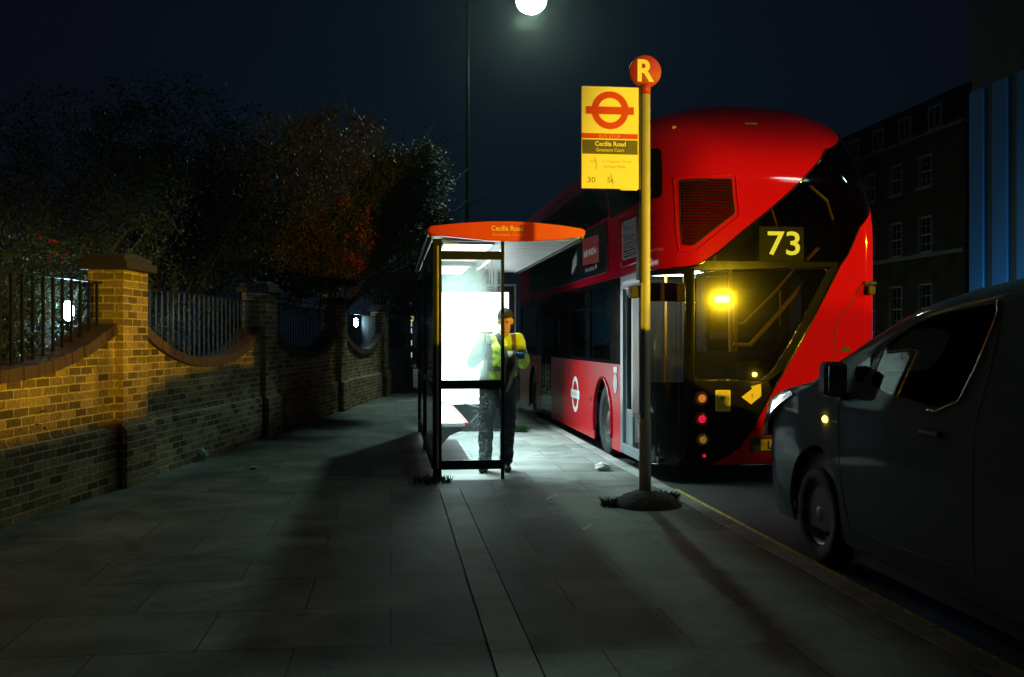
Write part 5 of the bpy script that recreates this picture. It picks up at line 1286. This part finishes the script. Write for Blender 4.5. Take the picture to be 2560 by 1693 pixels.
# the cap must not cover the face: cut it away in front below the brim
bm = BM(); bm.from_mesh(cap.data); inv = Ht.inverted()
dead = [f for f in bm.faces if (lambda q: q.y < -.005 and q.z < .052)(inv @ (f.calc_center_median() + PP - hd))]
bmesh.ops.delete(bm, geom=dead, context='FACES'); bm.to_mesh(cap.data); bm.free()
def seg_t(p, a, b): d = b - a; return max(0, min(1, (p - a).dot(d) / d.dot(d)))
def jpaint(p):
    p = Vector(p)
    def dist(a, b): t = seg_t(p, a, b); return (p - (a + (b - a) * t)).length, t
    dL, tL = dist(shL, elL); dR, tR = dist(shR, elR); tors = abs(p.x - 1.18) < .17
    if not tors:
        for d, t in ((dL, tL), (dR, tR)):
            if d < .11 and .60 < t < .80: return 1
    if abs(p.x - 1.31) < .022 + (p.z - 1.35) * .0 and p.z > 1.12 and p.y < 10.85: return 1
    if abs(p.x - 1.05) < .022 and p.z > 1.12 and p.y < 10.85: return 1
    if tors and 1.10 < p.z < 1.15: return 1
    return 0
jk = [('c', W(1.15, 10.82, 1.05), .18, W(1.16, 10.82, 1.28), .175), ('c', W(1.08, 10.82, 1.06), .135, W(1.225, 10.82, 1.06), .135), ('c', shL + W(.06, 0, -.05), .105, shR + W(-.06, 0, -.05), .105), ('c', W(1.18, 10.81, 1.42), .10, W(1.195, 10.79, 1.49), .08),
      ('c', shL, .092, elL, .074), ('c', elL, .076, elL.lerp(haL, .82), .054), ('c', shR, .092, elR, .074), ('c', elR, .076, elR.lerp(haR, .80), .055)]
jacket = remeshed('jacket', jk, .012, [M_hv, M_tape], per, smooth=3, paint=jpaint)
# hem: drop the lower dome, wrinkle the cloth
bm = BM(); bm.from_mesh(jacket.data)
for v in bm.verts:
    w = v.co + PP; n = noise.noise(w * 9) * .012 + noise.noise(w * 22) * .006
    v.co += v.normal * n
    if w.z < 1.0: v.co.z = 1.0 - (1.0 - w.z) * .12
    if w.z > 1.50 : v.co.z = 1.50 + (w.z - 1.50) * .35
bm.to_mesh(jacket.data); bm.free()
bm = BM(); tube(bm, [W(1.125, 10.69, 1.50), W(1.17, 10.655, 1.41), W(1.19, 10.64, 1.33)], [.03, .035, .01], seg=8); obj('neck_scarf', bm, M_hood, per, world=True)
tr = remeshed('trousers', [('c', W(1.09, 10.83, .97), .15, W(1.23, 10.83, .97), .15), ('c', hipL, .115, knL, .085), ('c', knL, .086, anL + W(0, 0, .03), .074), ('c', hipR, .115, knR, .085), ('c', knR, .086, anR + W(0, 0, .03), .074)], .012, [M_trs], per, smooth=3)
bm = BM(); bm.from_mesh(tr.data)
for v in bm.verts:
    w = v.co + PP; k = 1 + 1.2 * max(0, (.32 - w.z) / .3); v.co += v.normal * (noise.noise(Vector((w.x * 14, w.y * 14, w.z * 26))) * .012 * k)
bm.to_mesh(tr.data); bm.free()
def boot(an, tx):
    return remeshed('boot', [('c', an + W(0, .02, .06), .055, an + W(0, .02, -.045), .052), ('c', an + W(0, 0, -.052), .047, an + W(tx, -.16, -.060), .040), ('c', an + W(0, .05, -.055), .044, an + W(tx, -.17, -.063), .036)], .009, [M_boot], per, smooth=2)
boot(anL, -.05); boot(anR, .0)
def glove(c, fd, pd, curl, thumb):
    """a hand: palm at c, fingers along fd, palm facing pd; five fingers, each bent twice"""
    fd, pd = fd.normalized(), pd.normalized(); sd = fd.cross(pd).normalized(); pr = [('e', c, (.046, .046, .020), Matrix((sd, fd, pd)).transposed())]
    for i, (o_, ln) in enumerate(((-.033, .062), (-.011, .074), (.011, .070), (.032, .054))):
        a = c + fd * .035 + sd * o_; d1 = (fd * math.cos(curl) + pd * math.sin(curl)); d2 = (fd * math.cos(curl * 2.1) + pd * math.sin(curl * 2.1)); b = a + d1 * ln * .55; e = b + d2 * ln * .55
        pr += [('c', a, .0115, b, .0105), ('c', b, .0105, e, .009)]
    a = c - sd * .035 * thumb - fd * .01; b = a - sd * .03 * thumb + fd * .025 + pd * .015; e = b + fd * .028 + pd * .018; pr += [('c', a, .014, b, .012), ('c', b, .012, e, .010)]
    pr.append(('c', c - fd * .03, .034, c - fd * .085, .040))
    return remeshed('glove', pr, .006, [M_glove], per, smooth=2)
glove(haL + W(.0, -.02, .01), W(.05, -.1, 1), W(.3, -1, 0), 1.0, 1)
glove(haR + W(-.0, -.03, 0), W(-1, -.35, .1), W(0, -.6, -.9), .9, -1)
# things held
bm = BM(); tube(bm, [W(.985, 10.435, 1.33), W(.975, 10.42, 1.42), W(.968, 10.40, 1.50)], [.012, .012, .009], seg=10); sq = obj('squeegee', bm, M_blkm); tag(sq, 'squeegee held up against the glass in one hand', 'squeegee')
bm = BM(); bx(bm, .90, 1.05, 10.375, 10.395, 1.497, 1.525, bev=.004); o = obj('blade', bm, M_frame, sq)
bm = BM(); nu, nv = 18, 26
grid = []
for j in range(nv + 1):
    row = []
    for i in range(nu + 1):
        u, v = i / nu, j / nv; wdt = .16 * (1 - .55 * abs(v - .35)); x = 1.195 + (u - .5) * wdt + .02 * math.sin(v * 5) - .03 * max(0, v - .6); z = 1.32 - v * .46
        y = 10.30 - .035 * math.sin(u * 9 + v * 2) + .03 * v + .018 * math.sin(v * 17 + u * 4) - .05 * math.exp(-((v - .15) / .15) ** 2)
        z -= .05 * math.sin(u * 6.3) * v
        row.append(bm.verts.new((x, min(y, 10.34), z)))
    grid.append(row)
for j in range(nv):
    for i in range(nu): bm.faces.new((grid[j][i], grid[j][i + 1], grid[j + 1][i + 1], grid[j + 1][i]))
cl = obj('cleaning_cloth', bm, mat('cloth_beige', (.34, .30, .22), .95, var=.2, bump=.3, bscale=120), smooth=True); solidify(cl, .006, 0); tag(cl, 'beige cleaning cloth held round the shelter post', 'cloth')

# ------------------------------------------------------------------ light
w = bpy.data.worlds.new('World'); scene.world = w; w.use_nodes = True; nt = w.node_tree; nt.nodes.clear()
out = nt.nodes.new('ShaderNodeOutputWorld'); bg = nt.nodes.new('ShaderNodeBackground'); bg2 = nt.nodes.new('ShaderNodeBackground'); add = nt.nodes.new('ShaderNodeAddShader')
sky = nt.nodes.new('ShaderNodeTexSky'); sky.sky_type = 'NISHITA'; sky.sun_disc = False; sky.sun_elevation = R(-8); sky.sun_rotation = R(20)
L(nt, sky.outputs[0], bg.inputs[0]); bg.inputs[1].default_value = .05
tc = nt.nodes.new('ShaderNodeTexCoord'); vm = N(nt, 'ShaderNodeVectorMath', operation='DOT_PRODUCT'); vm.inputs[1].default_value = Vector((.12, .97, .10)).normalized()
L(nt, tc.outputs['Generated'], vm.inputs[0])
rp = nt.nodes.new('ShaderNodeValToRGB'); e = rp.color_ramp.elements; e[0].position = .0; e[0].color = (.0022, .0024, .0052, 1); e[1].position = 1.; e[1].color = (.0020, .0056, .0115, 1)
k = e.new(.90); k.color = (.0026, .0034, .0068, 1)
L(nt, vm.outputs['Value'], rp.inputs[0]); L(nt, rp.outputs[0], bg2.inputs[0]); bg2.inputs[1].default_value = 1.
L(nt, bg.outputs[0], add.inputs[0]); L(nt, bg2.outputs[0], add.inputs[1]); L(nt, add.outputs[0], out.inputs[0])

# yellow light: an unseen sign added across the road (main), and a lorry lamp behind and to the right of the camera
def yellow(name, S, tgt, energy, sx, sy, lo_, hi_, az=None, spread=100, shift=None, low=-.5):
    S = Vector(S); ld = bpy.data.lights.new(name, 'AREA'); ld.shape = 'RECTANGLE'; ld.size = sx; ld.size_y = sy; ld.energy = energy; ld.color = (1., .64, .012); ld.spread = R(spread)
    o = bpy.data.objects.new(name, ld); COL.objects.link(o); o.location = S; o.rotation_euler = (Vector(tgt) - S).to_track_quat('-Z', 'Y').to_euler()
    ld.use_nodes = True; nt = ld.node_tree; em = [n for n in nt.nodes if n.type == 'EMISSION'][0]
    ge = nt.nodes.new('ShaderNodeNewGeometry'); sp = nt.nodes.new('ShaderNodeSeparateXYZ'); L(nt, ge.outputs['Incoming'], sp.inputs[0])
    ab = N(nt, 'ShaderNodeMapRange'); ab.interpolation_type = 'SMOOTHSTEP'; ab.inputs[1].default_value = hi_; ab.inputs[2].default_value = lo_; ab.inputs[3].default_value = .0; ab.inputs[4].default_value = 1
    zs = sp.outputs[2]
    for sh in shift or ():      # the beam is cut lower in some directions (towards the garden wall, the top of the bus)
        r2 = N(nt, 'ShaderNodeMath', operation='DIVIDE'); L(nt, sp.outputs[1], r2.inputs[0]); L(nt, sp.outputs[0], r2.inputs[1])
        s2 = N(nt, 'ShaderNodeMapRange'); s2.interpolation_type = 'SMOOTHSTEP'
        for i, v in enumerate(sh): s2.inputs[i + 1].default_value = v
        L(nt, r2.outputs[0], s2.inputs[0]); a2 = N(nt, 'ShaderNodeMath', operation='ADD'); L(nt, zs, a2.inputs[0]); L(nt, s2.outputs[0], a2.inputs[1]); zs = a2.outputs[0]
    lc = N(nt, 'ShaderNodeMapRange'); lc.interpolation_type = 'SMOOTHSTEP'; lc.inputs[1].default_value = low - .05; lc.inputs[2].default_value = low; L(nt, sp.outputs[2], lc.inputs[0])
    L(nt, zs, ab.inputs[0]); lm = N(nt, 'ShaderNodeMath', operation='MULTIPLY'); L(nt, ab.outputs[0], lm.inputs[0]); L(nt, lc.outputs[0], lm.inputs[1]); res = lm.outputs[0]
    if az:
        rt = N(nt, 'ShaderNodeMath', operation='DIVIDE'); L(nt, sp.outputs[1], rt.inputs[0]); L(nt, sp.outputs[0], rt.inputs[1])
        am = N(nt, 'ShaderNodeMapRange'); am.interpolation_type = 'SMOOTHSTEP'
        for i, v in enumerate(az): am.inputs[i + 1].default_value = v
        L(nt, rt.outputs[0], am.inputs[0]); mu = N(nt, 'ShaderNodeMath', operation='MULTIPLY'); L(nt, res, mu.inputs[0]); L(nt, am.outputs[0], mu.inputs[1]); res = mu.outputs[0]
    L(nt, res, em.inputs['Strength']); return o
yellow('added_sign_light', (12.66, 5.55, 3.41), (1.5, 9.2, 2.2), 740, .5, .2, .05, .10, (-.35, -.85, 1., .55), shift=((-.255, -.20, 0, .12), (-.285, -.31, 0, .10), (-.40, -.50, 0, -.04)), low=-.19)
yellow('lorry_lamp', (8.8, -5.0, 2.50), (2.2, 9.6, 2.2), 680, .34, .10, .095, .145, shift=((-2.0, -1.75, 0, .125), (-2.5, -3.1, 0, .045)), low=-.10)
for ya in (11.6, 14.25):
    l = bpy.data.lights.new('shelter_roof_light', 'AREA'); l.shape = 'RECTANGLE'; l.size = .09; l.size_y = 2.0; l.energy = 150; l.color = (.70, 1., .95); l.spread = R(125)
    o = bpy.data.objects.new('shelter_roof_light', l); COL.objects.link(o); o.location = (.66, ya, 2.425)
# loose headlights with no vehicle, added for the glints in the bus window
for x, y, z in ((5.80, 2.9, .66), (5.60, 5.93, .89)):
    spot('loose_headlight', (x, y, z), (x - .9, 12, z), 14, (1., .62, .05), .035, 50, .8)

bm = BM(); bx(bm, -125, 135, -65, 225, -1.5, 15.5)
m, nt, out = _mat('lamp_halo_haze'); v = nt.nodes.new('ShaderNodeVolumePrincipled'); v.inputs['Color'].default_value = (.92, .96, .95, 1); v.inputs['Density'].default_value = .0003; v.inputs['Anisotropy'].default_value = .9; L(nt, v.outputs[0], out.inputs['Volume'])  # thin haze added to imitate the glow round the street lamp
o = obj('haze', bm, m); o['kind'] = 'stuff'
scene.view_settings.view_transform = 'Standard'; scene.view_settings.look = 'None'; scene.view_settings.exposure = 0; scene.view_settings.gamma = 1
scene.render.engine = 'CYCLES'; cy = scene.cycles; cy.use_denoising = True; cy.max_bounces = 8; cy.transparent_max_bounces = 24; cy.diffuse_bounces = 3; cy.glossy_bounces = 4; cy.sample_clamp_indirect = 6; cy.caustics_reflective = False; cy.caustics_refractive = False
